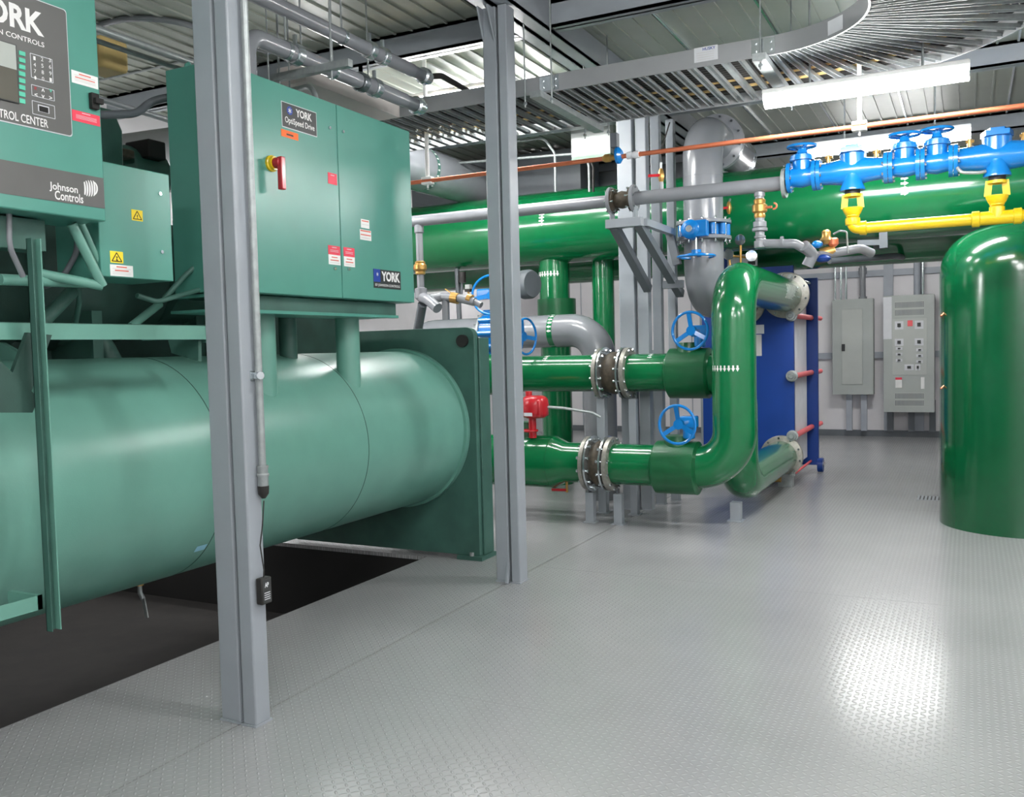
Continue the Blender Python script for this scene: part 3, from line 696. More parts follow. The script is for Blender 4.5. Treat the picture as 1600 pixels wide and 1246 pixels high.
# run 2
g2 = thing('green_pipe', (X2, YM, zm), 'rear glossy green pipe loop, dropping to the bottom nozzle of the blue heat exchanger', 'pipe', 'glossy green pipes')
xb = at(985, 583, Y=YM).x
b = MB(); b.tube([(xb, YM, zm), (X2, YM, zm), (X2, YM, ZB), (X2, YHX-0.1, ZB)], rm, GREEN, bend=0.30, n=40, steps=14); b.build('pipe', g2)
flange(g2, (X2, YHX-0.055, ZB), (0, 1, 0), 0.225, 0.05, rm); bolts(g2, (X2, YHX-0.055, ZB), (0, 1, 0), 0.2, 10, -0.015, 0.052)
b0, b1 = at(1044, 590, Y=YM-0.1).x, at(1104, 590, Y=YM-0.1).x
valve_body(g2, b0, b1, YM, zm-0.01, 0.225, 0.05)
arrows(g2, (X2, YM, at(1187, 655, Y=YM).z), (0, 0, 1), rm, 3, 2.65, 3.0, -1, size=0.05)
arrows(g2, (at(1020, 552, Y=YM).x, YM, zm), (1, 0, 0), rm, 3, -1.35, -0.95, 1, size=0.04)
# runs to the left of the flexible joints
xl0, xl1 = at(918, 720, Y=YL).x, at(765, 720, Y=YL).x
g3 = thing('green_pipe', (xl0, YL, zl), 'glossy green low pipe left of the lower flexible joint, widening behind the second column', 'pipe', 'glossy green pipes')
xw = at(868, 720, Y=YL).x
b = MB(); b.lathe((-4.45, YL, zl), (1, 0, 0), [(0, rl), (0.1, rl), (0.16, 0.235), (xw+4.45, 0.235), (xw+4.45+0.12, rl), (xl0+4.45, rl)], GREEN, n=44); b.build('pipe', g3)
b = MB(); b.ring((xw-0.01, YL, zl), (1, 0, 0), 0.238, 0.2, 0.008, GREEN, n=44); b.build('weld_seam', g3)
b = MB(); b.cyl((-3.62, YL, zl+0.1), (-3.62, YL, zl+0.36), 0.11, GREEN2, r2=0.09, n=24); b.build('valve_neck', g3)
arrows(g3, (at(876, 693, Y=YL).x, YL, zl), (1, 0, 0), rl, 4, -1.4, -0.85, 1, size=0.045)
xm0 = at(937, 583, Y=YM).x
g4 = thing('green_pipe', (xm0, YM, zm), 'glossy green middle pipe left of the upper flexible joint, with a bright white highlight', 'pipe', 'glossy green pipes')
b = MB(); b.lathe((-4.9, YM, zm), (1, 0, 0), [(0, 0.2), (0.95, 0.205), (1.02, rm), (xm0+4.9, rm)], GREEN, n=44); b.build('pipe', g4)
arrows(g4, (at(858, 560, Y=YM).x, YM, zm), (1, 0, 0), rm, 4, -1.4, -0.85, 1, size=0.045)
# flexible joints
def flex(xa, xb, y, z, r, label):
    t = thing('flexible_joint', ((xa+xb)/2, y, z), label, 'pipe joint')
    L = xb-xa; R = r+0.065
    for s_, x0 in ((1, xa), (-1, xb)):
        b = MB(); b.lathe((x0, y, z), (s_, 0, 0), [(-0.004, r+0.002), (-0.004, R-0.02), (0.0, R-0.006), (0.035, R-0.004), (0.038, R-0.02)], GASK, n=44); b.build('pipe_flange', t)
        b = MB(); b.lathe((x0, y, z), (s_, 0, 0), [(0.048, R-0.03), (0.05, R+0.004), (0.066, R+0.004), (0.07, R-0.03)], ZINC, n=44); b.build('backing_ring', t)
        b = MB(); b.lathe((x0, y, z), (s_, 0, 0), [(0.038, R-0.02), (0.048, R-0.02)], RUBB, n=44); b.build('gasket', t)
        bolts(t, (x0, y, z), (s_, 0, 0), R-0.025, 12, -0.02, 0.095, r=0.014, m=ZINC, name='bolt')
    b = MB(); prof = []
    for k in range(17):
        f = k/16; prof.append((0.07+(L-0.14)*f, r-0.005+0.03*math.sin(PI*f)))
    b.lathe((xa, y, z), (1, 0, 0), prof, RUST, n=40); b.build('rubber_bellows', t)
    return t
flex(xl0, xa, YL, zl, rl, 'lower steel and rubber flexible joint with bolted flanges, on the low green pipe')
flex(xm0, xb, YM, zm, rm, 'upper steel and rubber flexible joint with bolted flanges, on the middle green pipe')
# supports
def post(x, y, z1, w_, label, group=None, z0=0.0):
    t = thing('pipe_support', (x, y, z0), label, 'pipe support', group)
    MB().box(x-w_/2, x+w_/2, y-w_/2, y+w_/2, z0+0.006, z1, STEEL).build('post', t, bevel=0.004)
    MB().box(x-w_*0.75, x+w_*0.75, y-w_*0.75, y+w_*0.75, z0, z0+0.008, STEEL).build('foot_plate', t)
    return t
q = at(923, 770, Y=YL-0.02); t = post(at(923, 790, Y=YL).x, YL, 0.27, 0.075, 'short grey square stand under the left flange of the lower flexible joint')
b = MB(); b.box(at(923, 790, Y=YL).x-0.01, at(923, 790, Y=YL).x+0.0, YL-0.03, YL+0.03, 0.27, zl-rl-0.06+0.02, STEELD); b.build('web', t)
t = post(at(967, 790, Y=YL).x, YL, 0.27, 0.075, 'short grey square stand under the right flange of the lower flexible joint')
b = MB(); b.box(at(967, 790, Y=YL).x-0.01, at(967, 790, Y=YL).x+0.0, YL-0.03, YL+0.03, 0.27, zl-rl-0.04, STEELD); b.build('web', t)
post(at(941, 660, Y=YM).x, YM, zm-rm-0.065, 0.08, 'tall grey square stand under the left flange of the upper flexible joint')
post(at(990, 660, Y=YM).x, YM, zm-rm-0.065, 0.07, 'tall grey square stand under the right flange of the upper flexible joint')
post(X2-0.02, YM, ZB-rm+0.01, 0.09, 'stub stand under the bottom elbow of the rear green loop')
post(at(1020, 700, Y=8.9).x, 8.9, zm+0.2, 0.1, 'grey square post behind the green valve bodies')
# valve operators with blue handwheels
def gear_op(cw, ax, R, body_c, label, stem=0.12):
    t = thing('valve_operator', body_c, label, 'valve')
    c = Vector(cw); bc = Vector(body_c)
    handwheel(t, c, ax, R, phase=0.6)
    b = MB(); axn = Vector(ax).normalized(); b.cyl(c-axn*0.05, bc, 0.016, ZINC, n=12); b.build('shaft', t)
    b = MB(); b.box(bc.x-0.07, bc.x+0.07, bc.y-0.05, bc.y+0.06, bc.z-0.05, bc.z+0.05, BLUE); b.cyl(bc-EZ*0.14, bc+EZ*0.04, 0.05, BLUE, n=20); b.build('gearbox', t, bevel=0.012)
    return t
c = at(1078, 517, Y=YM-0.38); gear_op(c, (-0.12, -1, 0.0), 0.158, (c.x+0.0, YM-0.07, c.z+0.0), 'upper blue handwheel and gearbox on the middle green pipe')
c = at(1058, 664, Y=YL-0.34); gear_op(c, (-0.12, -1, 0.0), 0.155, (c.x+0.02, YL-0.07, c.z+0.0), 'lower blue handwheel and gearbox on the low green pipe')
# red actuator
q = at(836, 636, Y=YL-0.1)
ra_ = thing('actuator', q, 'red electric valve actuator on the low green pipe, right of the second column', 'valve actuator')
b = MB(); b.lathe((q.x, q.y, q.z-0.1), (0, 0, 1), [(0, 0.08), (0.02, 0.115), (0.12, 0.125), (0.17, 0.115), (0.2, 0.09)], RED, n=32); b.box(q.x-0.12, q.x+0.1, q.y-0.1, q.y+0.09, q.z-0.09, q.z+0.07, RED); b.build('housing', ra_, bevel=0.02)
b = MB(); b.cyl((q.x-0.06, q.y, q.z+0.08), (q.x-0.06, q.y, q.z+0.14), 0.03, RED); b.build('indicator_cap', ra_)
b = MB(); b.cyl((q.x-0.03, q.y, q.z-0.1), (q.x-0.03, q.y, q.z-0.28), 0.035, RED, n=16); b.torus((q.x-0.03, q.y-0.06, q.z-0.21), (0, 0, 1), 0.07, 0.01, RED); b.build('neck', ra_)
MB().box(q.x-0.05, q.x+0.03, q.y-0.128, q.y-0.124, q.z-0.075, q.z-0.045, PAPER).build('rating_plate', ra_)
b = MB(); b.tube([(q.x+0.1, q.y, q.z), at(880, 638, Y=YL), at(925, 645, Y=YL+0.15), at(938, 652, Y=YM-0.3)], 0.013, GALV, bend=0.05, n=10); b.build('conduit', label='grey flexible conduit running from the red actuator to the stands', cat='conduit')
b = MB(); q = at(866, 768, Y=YL-0.1); b.tube([(q.x+0.08, q.y+0.1, zl-0.17), (q.x+0.08, q.y+0.1, q.z-0.02)], 0.012, BRASS, n=10); b.tube([(q.x-0.06, q.y+0.08, q.z), (q.x+0.08, q.y+0.1, q.z)], 0.013, RED, n=10); b.build('drain_cock', label='small brass drain cock with red lever under the low green pipe', cat='valve')

# ------------------------------------------------------------------ headers
hd = thing('green_header_pipe', (-1.8, 9.45, 2.92), 'huge glossy green header pipe crossing the whole room below the roof', 'pipe')
b = MB(); b.lathe((XL+0.01, 9.45, 2.92), (1, 0, 0), [(0, 0.405), (XR-XL-0.02, 0.405)], GREEN, n=64); b.build('pipe', hd)
arrows(hd, (at(846, 348, Y=9.05).x, 9.45, 2.92), (1, 0, 0), 0.405, 5, -0.35, 0.0, 1, size=0.06)
arrows(hd, (at(1413, 305, Y=9.05).x, 9.45, 2.92), (1, 0, 0), 0.405, 7, -0.6, 0.08, 1, size=0.06)
b = MB(); b.lathe((XL+0.01, 10.45, 2.62), (1, 0, 0), [(0, 0.26), (XR-XL-0.02, 0.26)], GREEN, n=48); b.build('green_header_pipe', label='second, thinner green header pipe in shade behind and below the huge one', cat='pipe')
xv = at(866, 430, Y=9.45).x
g5 = thing('green_pipe', (xv, 9.45, 0), 'vertical green pipe dropping from the huge header, with a row of white arrows', 'pipe', 'glossy green pipes')
b = MB(); b.lathe((xv, 9.45, 0), (0, 0, 1), [(0.0, 0.175), (2.56, 0.175)], GREEN, n=40); b.build('pipe', g5)
zc0, zc1 = at(866, 494, Y=9.2).z, at(866, 466, Y=9.2).z
b = MB(); b.lathe((xv+0.03, 9.43, zc0), (0, 0, 1), [(-0.25, 0.21), (0, 0.22), (zc1-zc0, 0.22)], GREEN2, n=36); b.build('valve_insulation', g5)
arrows(g5, (xv, 9.45, at(866, 427, Y=9.27).z), (0, 0, 1), 0.175, 8, 0.7, 2.2, -1, size=0.055)
xd = at(941, 430, Y=9.6).x
b = MB(); b.cyl((xd, 9.62, 0), (xd, 9.62, 2.55), 0.125, GREEN, n=32); b.build('green_pipe', label='dark shaded vertical green pipe tight against the left of the third column group', cat='pipe', group='glossy green pipes')
b = MB(); q = at(822, 445, Y=8.9); b.lathe((q.x-0.05, q.y, q.z), (1, -0.3, 0), [(0, 0.12), (0.04, 0.16), (0.12, 0.16), (0.16, 0.14)], STEELD, n=32); b.build('blind_flange', label='round black valve body behind the second column, under the green header', cat='valve')

# ------------------------------------------------------------------ grey piping
# overhead drain line
YG = 7.3
zg = at(870, 323, Y=YG).z; rg = 0.052
xf0, xf1 = at(955, 316, Y=YG).x, at(990, 311, Y=YG).x
gl = thing('grey_pipe', (-4.4, YG, zg), 'straight glossy grey pipe in front of the green header, left of the small coupling', 'pipe', 'grey pipes')
b = MB(); b.cyl((-5.6, YG, zg), (xf0, YG, zg), rg, GREY, n=28); b.build('pipe', gl); flange(gl, (xf0-0.015, YG, zg), (1, 0, 0), 0.115, 0.03, rg, GREY)
xq = at(1229, 289, Y=YG).x
gr = thing('grey_pipe', (-1.8, YG, zg), 'straight grey pipe between the small coupling and the blue valve assembly', 'pipe', 'grey pipes')
b = MB(); b.cyl((xf1, YG, zg), (xq, YG, zg), rg+0.004, GREY, n=28); b.build('pipe', gr); flange(gr, (xf1-0.01, YG, zg), (1, 0, 0), 0.115, 0.03, rg, GREY); flange(gr, (xq-0.03, YG, zg), (1, 0, 0), 0.115, 0.03, rg, GALV)
fj = thing('flexible_joint', ((xf0+xf1)/2, YG, zg), 'small sooty rubber coupling between two grey flanges on the overhead grey pipe', 'pipe joint')
b = MB(); L = xf1-xf0; b.lathe((xf0+0.015, YG, zg), (1, 0, 0), [(0, 0.1), (0.02, 0.1), (0.022, 0.06), (L*0.5-0.015, 0.075), (L-0.047, 0.06), (L-0.045, 0.1), (L-0.025, 0.1)], RUST, n=32); b.build('rubber_bellows', fj)
bolts(fj, (xf0, YG, zg), (1, 0, 0), 0.095, 6, -0.03, 0.05, r=0.01, m=ZINC); bolts(fj, (xf1, YG, zg), (-1, 0, 0), 0.095, 6, -0.03, 0.05, r=0.01, m=ZINC)
# bracket under the coupling
br = thing('pipe_bracket', (-2.9, 7.9, 2.3), 'grey welded strut bracket carrying the overhead grey coupling on the column', 'bracket')
zb_ = zg-0.16
b = MB(); b.box(xf0-0.04, xf1+0.08, YG-0.05, YG+0.05, zb_-0.075, zb_, STEEL); b.build('seat_beam', br, bevel=0.004)
b = MB(); b.box(xf0+0.0, xf0+0.012, YG-0.05, YG+0.05, zb_, zg-0.06, STEEL); b.box(xf1+0.01, xf1+0.022, YG-0.05, YG+0.05, zb_, zg-0.06, STEEL); b.build('saddle', br)
b = MB(); b.beam((xf0+0.02, YG, zb_-0.05), (xf0+0.05, 8.1, zb_-0.55), 0.07, 0.07, STEELD); b.build('strut', br)
b = MB(); b.beam((xf1+0.04, YG, zb_-0.05), (xf1+0.10, 8.3, zb_-0.6), 0.07, 0.07, STEELD); b.build('strut', br)
b = MB(); b.beam((xf1+0.08, YG+0.02, zb_-0.04), (xf1+0.08, 8.15, zb_-0.04), 0.06, 0.06, STEEL); b.build('arm', br)
b = MB(); b.beam((xf1+0.06, 8.12, zb_-0.04), (at(1062, 402, Y=8.2).x, 8.12, zb_-0.34), 0.07, 0.06, STEELD); b.build('strut', br)
b = MB(); b.beam((xf1+0.0, 8.1, zb_-0.52), (at(1072, 420, Y=8.2).x, 8.1, zb_-0.52), 0.06, 0.07, STEELD); b.build('arm', br)
# big riser with lug valve
XG, YGR, rG = at(1099, 340, Y=8.35).x, 8.35, 0.182
ZGT, ZGB = 3.52, 2.02
big = thing('grey_pipe', (XG, YGR, ZGT), 'fat glossy grey riser bending over above the blue lug valve, with a flanged silver end', 'pipe', 'grey pipes')
zv = at(1097, 362, Y=YGR).z
b = MB(); b.tube([(XG, YGR, zv+0.06), (XG, YGR, ZGT), (XG, 8.86, ZGT)], rG, GREYI, bend=0.27, n=40, steps=14); b.build('pipe', big)
b = MB(); b.ring((XG, YGR, ZGT-0.42), (0, 0, 1), rG+0.003, rG-0.02, 0.012, GREYI, n=40); b.build('weld_seam', big)
flange(big, (XG, 8.84, ZGT), (0, 1, 0), 0.27, 0.035, rG, GREYI); flange(big, (XG, 8.88, ZGT), (0, 1, 0), 0.27, 0.035, rG, GREYI); bolts(big, (XG, 8.84, ZGT), (0, 1, 0), 0.24, 12, -0.02, 0.09, r=0.014, m=STEELD)
b = MB(); b.cyl((XG, 8.915, ZGT), (XG, 9.7, ZGT), rG+0.01, GREYI, n=40); b.lathe((XG, 9.7, ZGT), (0, 1, 0), [(0, rG+0.015), (0.08, rG+0.02), (0.1, rG-0.02)], ZINC, n=40); b.build('blind_end', big)
flange(big, (XG, YGR, zv+0.055), (0, 0, 1), 0.255, 0.035, rG, GREYI)
lowg = thing('grey_pipe', (XG, YGR, ZGB), 'fat dull grey elbow under the blue lug valve, running back to the heat exchanger', 'pipe', 'grey pipes')
b = MB(); b.tube([(XG, YGR, zv-0.06), (XG, YGR, ZGB-0.03), (XG, YHX-0.06, ZGB-0.03)], rG, GREYI, bend=0.3, n=36, steps=12); b.build('pipe', lowg)
flange(lowg, (XG, YGR, zv-0.09), (0, 0, 1), 0.255, 0.035, rG, GREYI); flange(lowg, (XG, YHX-0.05, ZGB-0.03), (0, 1, 0), 0.24, 0.045, rG, GASK)
lv = thing('butterfly_valve', (XG, YGR, zv), 'blue lug butterfly valve with hanging blue handwheel on the fat grey riser', 'valve')
b = MB(); b.lathe((XG, YGR, zv-0.05), (0, 0, 1), [(0, 0.2), (0.1, 0.2)], BLUE, n=36)
for k in range(12):
    a = 2*PI*k/12+0.1; b.lathe((XG+0.215*math.cos(a), YGR+0.215*math.sin(a), zv-0.05), (0, 0, 1), [(0, 0.03), (0.1, 0.03)], BLUE, n=12)
b.build('lug_body', lv)
bolts(lv, (XG, YGR, zv-0.06), (0, 0, 1), 0.235, 12, -0.06, 0.17, r=0.012, m=ZINC)
q = at(1078, 358, Y=YGR-0.34)
b = MB(); b.lathe((q.x, q.y, q.z), (0, 1, 0), [(-0.03, 0.05), (0, 0.085), (0.09, 0.095), (0.12, 0.07)], BLUE, n=28); b.box(q.x, q.x+0.15, q.y, q.y+0.09, q.z-0.07, q.z+0.075, BLUE); b.cyl((q.x+0.03, q.y+0.08, q.z), (XG, YGR-0.19, zv), 0.045, BLUE, n=16); b.build('gearbox', lv, bevel=0.008)
b = MB(); b.cyl((q.x, q.y-0.04, q.z), (q.x, q.y-0.025, q.z), 0.03, ZINC); b.build('cap', lv)
q2 = Vector((at(1088, 399, Y=q.y+0.045).x, q.y+0.045, at(1088, 401, Y=q.y+0.045).z))
b = MB(); b.cyl((q2.x, q2.y, q.z-0.06), (q2.x, q2.y, q2.z+0.02), 0.012, ZINC, n=12); b.build('stem', lv)
handwheel(lv, q2, (0, 0, -1), 0.165, dish=0.035, r=0.011)
# middle grey pipe in the left module
YC2 = 8.62; zc2 = (at(870, 493, Y=YC2).z+at(870, 542, Y=YC2).z)/2; rc = 0.17
xe = at(936, 540, Y=YC2).x
g6 = thing('grey_pipe', (xe, YC2, zc2), 'fat grey pipe right of the second column, its elbow turning down behind the green run', 'pipe', 'grey pipes')
xva, xvb = at(762, 510, Y=YC2).x, at(790, 510, Y=YC2).x
b = MB(); b.tube([(xvb, YC2, zc2), (xe, YC2, zc2), (xe, YC2, 0.0)], rc, GREYI, bend=0.3, n=36, steps=12); b.build('pipe', g6)
flange(g6, (xvb, YC2, zc2), (1, 0, 0), 0.235, 0.03, rc, ZINC)
arrows(g6, (at(857, 515, Y=YC2-rc).x, YC2, zc2), (1, 0, 0), rc, 6, -1.3, 0.0, -1, size=0.045)
b = MB(); b.ring((at(857, 515, Y=YC2-rc).x-0.03, YC2, zc2), (1, 0, 0), rc+0.0008, rc-0.02, 0.06, GREEN, n=40); b.build('marker_band', g6)
g7 = thing('grey_pipe', (-5.0, YC2, zc2), 'pale grey insulated pipe just above the end plate of the chiller', 'pipe', 'grey pipes')
b = MB(); b.tube([(-5.6, YC2, 0.0), (-5.6, YC2, zc2), (xva-0.03, YC2, zc2)], rc, GREYI, bend=0.3, n=36); b.build('pipe', g7)
flange(g7, (xva-0.03, YC2, zc2), (1, 0, 0), 0.235, 0.03, rc, GALV)
bv = thing('butterfly_valve', ((xva+xvb)/2, YC2, zc2), 'blue butterfly valve partly hidden behind the second column, beside the chiller end plate', 'valve')
b = MB(); b.lathe((xva, YC2, zc2), (1, 0, 0), [(0, 0.22), (xvb-xva, 0.22)], BLUE, n=36)
for k in range(10):
    a = 2*PI*k/10; b.lathe((xva, YC2+0.235*math.cos(a), zc2+0.235*math.sin(a)), (1, 0, 0), [(0, 0.028), (xvb-xva, 0.028)], BLUE, n=10)
b.cyl(((xva+xvb)/2, YC2, zc2+0.1), ((xva+xvb)/2, YC2, zc2+0.42), 0.04, BLUE, n=16); b.build('lug_body', bv)
bolts(bv, (xva-0.03, YC2, zc2), (1, 0, 0), 0.215, 10, -0.03, xvb-xva+0.09, r=0.012, m=ZINC)
q = at(770, 460, Y=YC2-0.1)
b = MB(); b.box(q.x-0.17, q.x+0.16, q.y-0.06, q.y+0.1, q.z-0.05, q.z+0.06, BLUE); b.build('gearbox', bv, bevel=0.015)
hx_ = at(795, 470, Y=YC2-0.3)
b = MB(); b.cyl((q.x, q.y, q.z), (q.x+0.15, q.y-0.18, q.z-0.02), 0.02, BLUE, n=12); b.build('shaft', bv)
handwheel(bv, (q.x+0.10, q.y-0.22, q.z-0.02), (0.25, -1, 0.1), 0.205, r=0.013, phase=0.2)
c = at(822, 526, Y=YM-0.22); t = thing('valve_operator', (c.x, c.y, c.z), 'blue handwheel seen edge-on, right of the second column above the green pipe', 'valve')
handwheel(t, c, (1, -0.15, 0), 0.168, r=0.011, phase=0.9)
b = MB(); b.cyl((c.x-0.2, c.y+0.04, c.z-0.02), (c.x-0.03, c.y, c.z), 0.022, BLUE, n=12); b.box(c.x-0.35, c.x-0.18, c.y-0.02, c.y+0.12, c.z-0.2, c.z+0.06, BLUE); b.build('gearbox', t, bevel=0.01)
# high grey insulated pipe in the left module
XI = -5.35; q = at(700, 278, X=XI); rI = 0.24; 
gi = thing('grey_pipe', (XI, 8, q.z), 'fat grey insulated pipe high above the drive cabinet, running back behind the green header', 'pipe', 'grey pipes')
b = MB(); b.tube([(XI, 5.4, q.z), (XI, 10.9, q.z), (-3.0, 10.9, q.z)], rI, GREYI, bend=0.5, n=36, steps=10); b.build('pipe', gi)
ya_ = at(672, 270, X=XI+rI*0.5).y; b = MB(); b.ring((XI, ya_-0.03, q.z), (0, 1, 0), rI+0.0008, rI-0.02, 0.06, TEALD, n=40); b.build('marker_band', gi)
arrows(gi, (XI, ya_, q.z), (0, 1, 0), rI, 9, -0.9, 1.2, 1, size=0.04)
# trapeze rack below it
tr = thing('strut_rack', (-6.0, 10.0, 3.0), 'grey strut channel rack standing on the green header under the high grey pipe', 'pipe rack')
for px_, p0, p1 in ((650, 298, 350), (707, 303, 345), (740, 292, 345)):
    a_, b_ = at(px_, p0, Y=10.0), at(px_, p1, Y=10.0); MB().box(a_.x-0.04, a_.x+0.04, 9.97, 10.03, b_.z, a_.z, STEELD).build('post', tr)
MB().beam(at(652, 297, Y=9.9), at(738, 315, Y=9.9), 0.06, 0.06, GALV).build('rail', tr); MB().beam(at(652, 312, Y=9.9), at(712, 325, Y=9.9), 0.06, 0.06, STEELD).build('rail', tr)

# small bore drop on the left: grey with brass ball valve
def elbowed(par, pts, r, m=GREY, name='pipe', bend=0.05):
    b = MB(); b.tube(pts, r, m, bend=bend, n=18); return b.build(name, par)
xs_ = at(656, 400, Y=YG).x
dl_ = thing('small_bore_pipe', (xs_, YG, 2.0), 'small grey pipe drop with brass valve and red lever, right of the drive cabinet', 'pipe')
elbowed(dl_, [(xs_, YG, zg-0.04), (xs_, YG, at(656, 460, Y=YG).z)], 0.034)
b = MB(); zt_ = at(656, 365, Y=YG).z; b.lathe((xs_, YG, zt_), (0, 0, 1), [(0, 0.036), (0.01, 0.046), (0.07, 0.046), (0.08, 0.036)], GREY, n=20); b.build('coupling', dl_); b = MB()
zt_ = at(656, 466, Y=YG).z; b.lathe((xs_, YG, zt_), (0, 0, 1), [(-0.02, 0.036), (0, 0.058), (0.09, 0.058), (0.1, 0.036)], GREY, n=20); b.build('coupling', dl_)
zt_ = at(656, 419, Y=YG).z; b = MB(); b.lathe((xs_, YG, zt_-0.065), (0, 0, 1), [(0, 0.036), (0.01, 0.05), (0.03, 0.046), (0.05, 0.062), (0.09, 0.062), (0.11, 0.046), (0.12, 0.05), (0.13, 0.036)], BRASS, n=24); b.build('ball_valve', dl_)
b = MB(); b.beam((xs_-0.04, YG-0.03, zt_), (xs_-0.16, YG-0.05, zt_), 0.03, 0.012, RED); b.build('lever', dl_)
b = MB(); A = [at(656, 466, Y=YG), at(688, 466, Y=YG), at(700, 470, Y=YG)]
b.tube([(xs_, YG, at(656, 464, Y=YG).z), at(668, 468, Y=YG-0.05), at(684, 482, Y=YG-0.1)], 0.05, GREY, bend=0.04, n=18)
b.tube([at(668, 468, Y=YG), at(690, 464, Y=YG+0.1), at(706, 466, Y=YG+0.1)], 0.045, GREY, bend=0.04, n=18)
b.tube([at(696, 462, Y=YG+0.1), at(697, 500, Y=YG+0.1)], 0.036, GREY, n=18); b.tube([at(716, 466, Y=YG+0.1), at(742, 472, Y=YG+0.1)], 0.04, GREY, n=18)
b.tube([at(742, 472, Y=YG+0.1), at(752, 477, Y=YG+0.1)], 0.03, GREY, n=14)
b.build('fitting', dl_)
b = MB(); p_, q_ = at(706, 465, Y=YG+0.1), at(716, 467, Y=YG+0.1); b.cyl(p_, q_, 0.052, BRASS, n=20); b.build('union', dl_); b = MB(); b.beam(at(708, 460, Y=YG+0.1), at(696, 452, Y=YG+0.1), 0.02, 0.008, BRASS); b.build('lever', dl_); b = MB(); b.cyl(at(731, 466, Y=YG+0.1), at(737, 468, Y=YG+0.1), 0.045, BRASS, n=18); b.build('union', dl_)
b = MB(); b.tube([at(660, 476, Y=YG), at(652, 520, Y=YG+0.2), at(640, 560, Y=YG+0.2)], 0.045, STEELD, bend=0.05); b.build('drain_leg', dl_)
sn = thing('sensor', at(731, 450, Y=9.35), 'small dark pipe sensors hanging on a thin vertical pipe behind the brass fittings', 'sensor')
b = MB(); b.cyl(at(714, 420, Y=9.35), at(718, 500, Y=9.35), 0.03, STEELD, n=12); b.cyl(at(722, 425, Y=9.3), at(722, 442, Y=9.3), 0.045, RUBB, n=14); b.cyl(at(722, 442, Y=9.3), at(721, 460, Y=9.3), 0.015, STEELD, n=10); b.build('pipe', sn)
b = MB(); q = at(732, 451, Y=9.3); b.box(q.x-0.03, q.x+0.03, q.y-0.03, q.y+0.03, q.z-0.005, q.z+0.045, PANELG); b.box(q.x-0.033, q.x+0.033, q.y-0.033, q.y+0.033, q.z-0.04, q.z-0.006, RUBB); b.cyl((q.x, q.y, q.z-0.04), (q.x, q.y, q.z-0.1), 0.012, BRASS, n=10); b.build('head', sn)

# ------------------------------------------------------------------ plate heat exchanger
HX0, HX1, HZ = -2.66, -1.668, 2.375
he = thing('heat_exchanger', (-2.16, 10.6, 0.0), 'tall navy blue plate heat exchanger with pale plate pack and red sleeved tie rods', 'heat exchanger')
MB().box(HX0, HX1, YHX, YHX+0.055, 0.14, HZ, NAVY).build('front_plate', he, bevel=0.004)
MB().box(HX0+0.02, -1.59, 11.14, 11.2, 0.09, 2.31, NAVY).build('back_plate', he, bevel=0.004)
b = MB()
for k in range(42):
    y = YHX+0.065+k*0.0238; b.box(HX0+0.06, HX1-0.03-(0.004 if k % 2 else 0), y, y+0.0205, 0.2, 2.26, PAPER)
b.build('plate_pack', he)
b = MB(); b.box(-2.3, -2.2, YHX+0.05, 11.9, 2.27, 2.4, NAVY); b.build('carrying_bar', he)
b = MB(); b.box(-2.33, -2.17, 11.84, 11.92, 0, 2.42, NAVY); b.build('rear_column', he)
b = MB(); b.prism([(HX0+0.1, YHX+0.01, HZ-0.0), (HX0+0.5, YHX+0.01, HZ-0.0), (HX0+0.25, YHX+0.01, HZ+0.18)], (0, 0.03, 0), NAVY); b.build('lifting_lug', he)
for px, py, pz in ((1237, 433, 0), (1243, 493, 1), (1243, 588, 1), (1243, 682, 1), (1243, 742, 0)):
    q = at(px, py, Y=YHX-0.03); x_ = HX1-0.02
    b = MB(); b.lathe((x_-0.0, YHX-0.1, q.z), (0, 1, 0), [(0, 0.022), (0.02, 0.03), (0.02, 0.048), (0.07, 0.048), (0.075, 0.062), (0.1, 0.062)] if pz else [(0, 0.018), (0.03, 0.02), (0.03, 0.03), (0.1, 0.03)], GALV, n=18); b.build('tie_nut', he)
    b = MB(); 
    if pz: b.cyl((x_+0.025, YHX+0.06, q.z), (x_+0.025, 11.13, q.z), 0.03, PINK, n=16); b.cyl((x_+0.06, 11.21, q.z), (x_+0.06, 11.62, q.z), 0.028, PINK, n=16)
    else: b.cyl((x_+0.01, YHX+0.06, q.z), (x_+0.01, 11.4, q.z), 0.014, PINK if py > 700 else GALV, n=12)
    b.build('tie_rod', he)
q0_, q1_ = at(1155, 513, Y=YHX), at(1194, 522, Y=YHX); MB().box(q0_.x, q1_.x, YHX-0.004, YHX, at(1180, 522, Y=YHX).z, at(1180, 508, Y=YHX).z, PAPER).build('name_plate', he)
b = MB(); q0_ = at(1152, 557, Y=YHX); q1_ = at(1190, 523, Y=YHX); b.box(q0_.x, q1_.x, YHX-0.004, YHX, q0_.z, q1_.z, GRLN); b.box(at(1174, 550, Y=YHX).x, at(1181, 550, Y=YHX).x, YHX-0.006, YHX-0.004, at(1180, 557, Y=YHX).z, at(1180, 548, Y=YHX).z, YELST); b.build('data_plate', he)
for x_ in (HX1-0.1, HX0+0.1):
    b = MB(); b.box(x_-0.07, x_+0.08, YHX-0.06, YHX+0.08, 0, 0.14, GALV); b.build('foot', he, bevel=0.004)
b = MB(); b.cyl((-1.60, 11.17, 0.09), (-1.54, 11.17, 0.09), 0.085, NAVY, n=20); b.cyl((-1.54, 11.17, 0.1), (-1.52, 11.17, 0.1), 0.03, ZINC, n=10); b.build('roller', he)
b = MB(); b.cyl((HX1-0.32, YHX-0.12, 0.09), (HX1-0.12, YHX-0.12, 0.09), 0.03, BRASS, n=12); b.box(HX1-0.45, HX1-0.32, YHX-0.16, YHX-0.08, 0.05, 0.13, GALV); b.build('drain_plug', he)
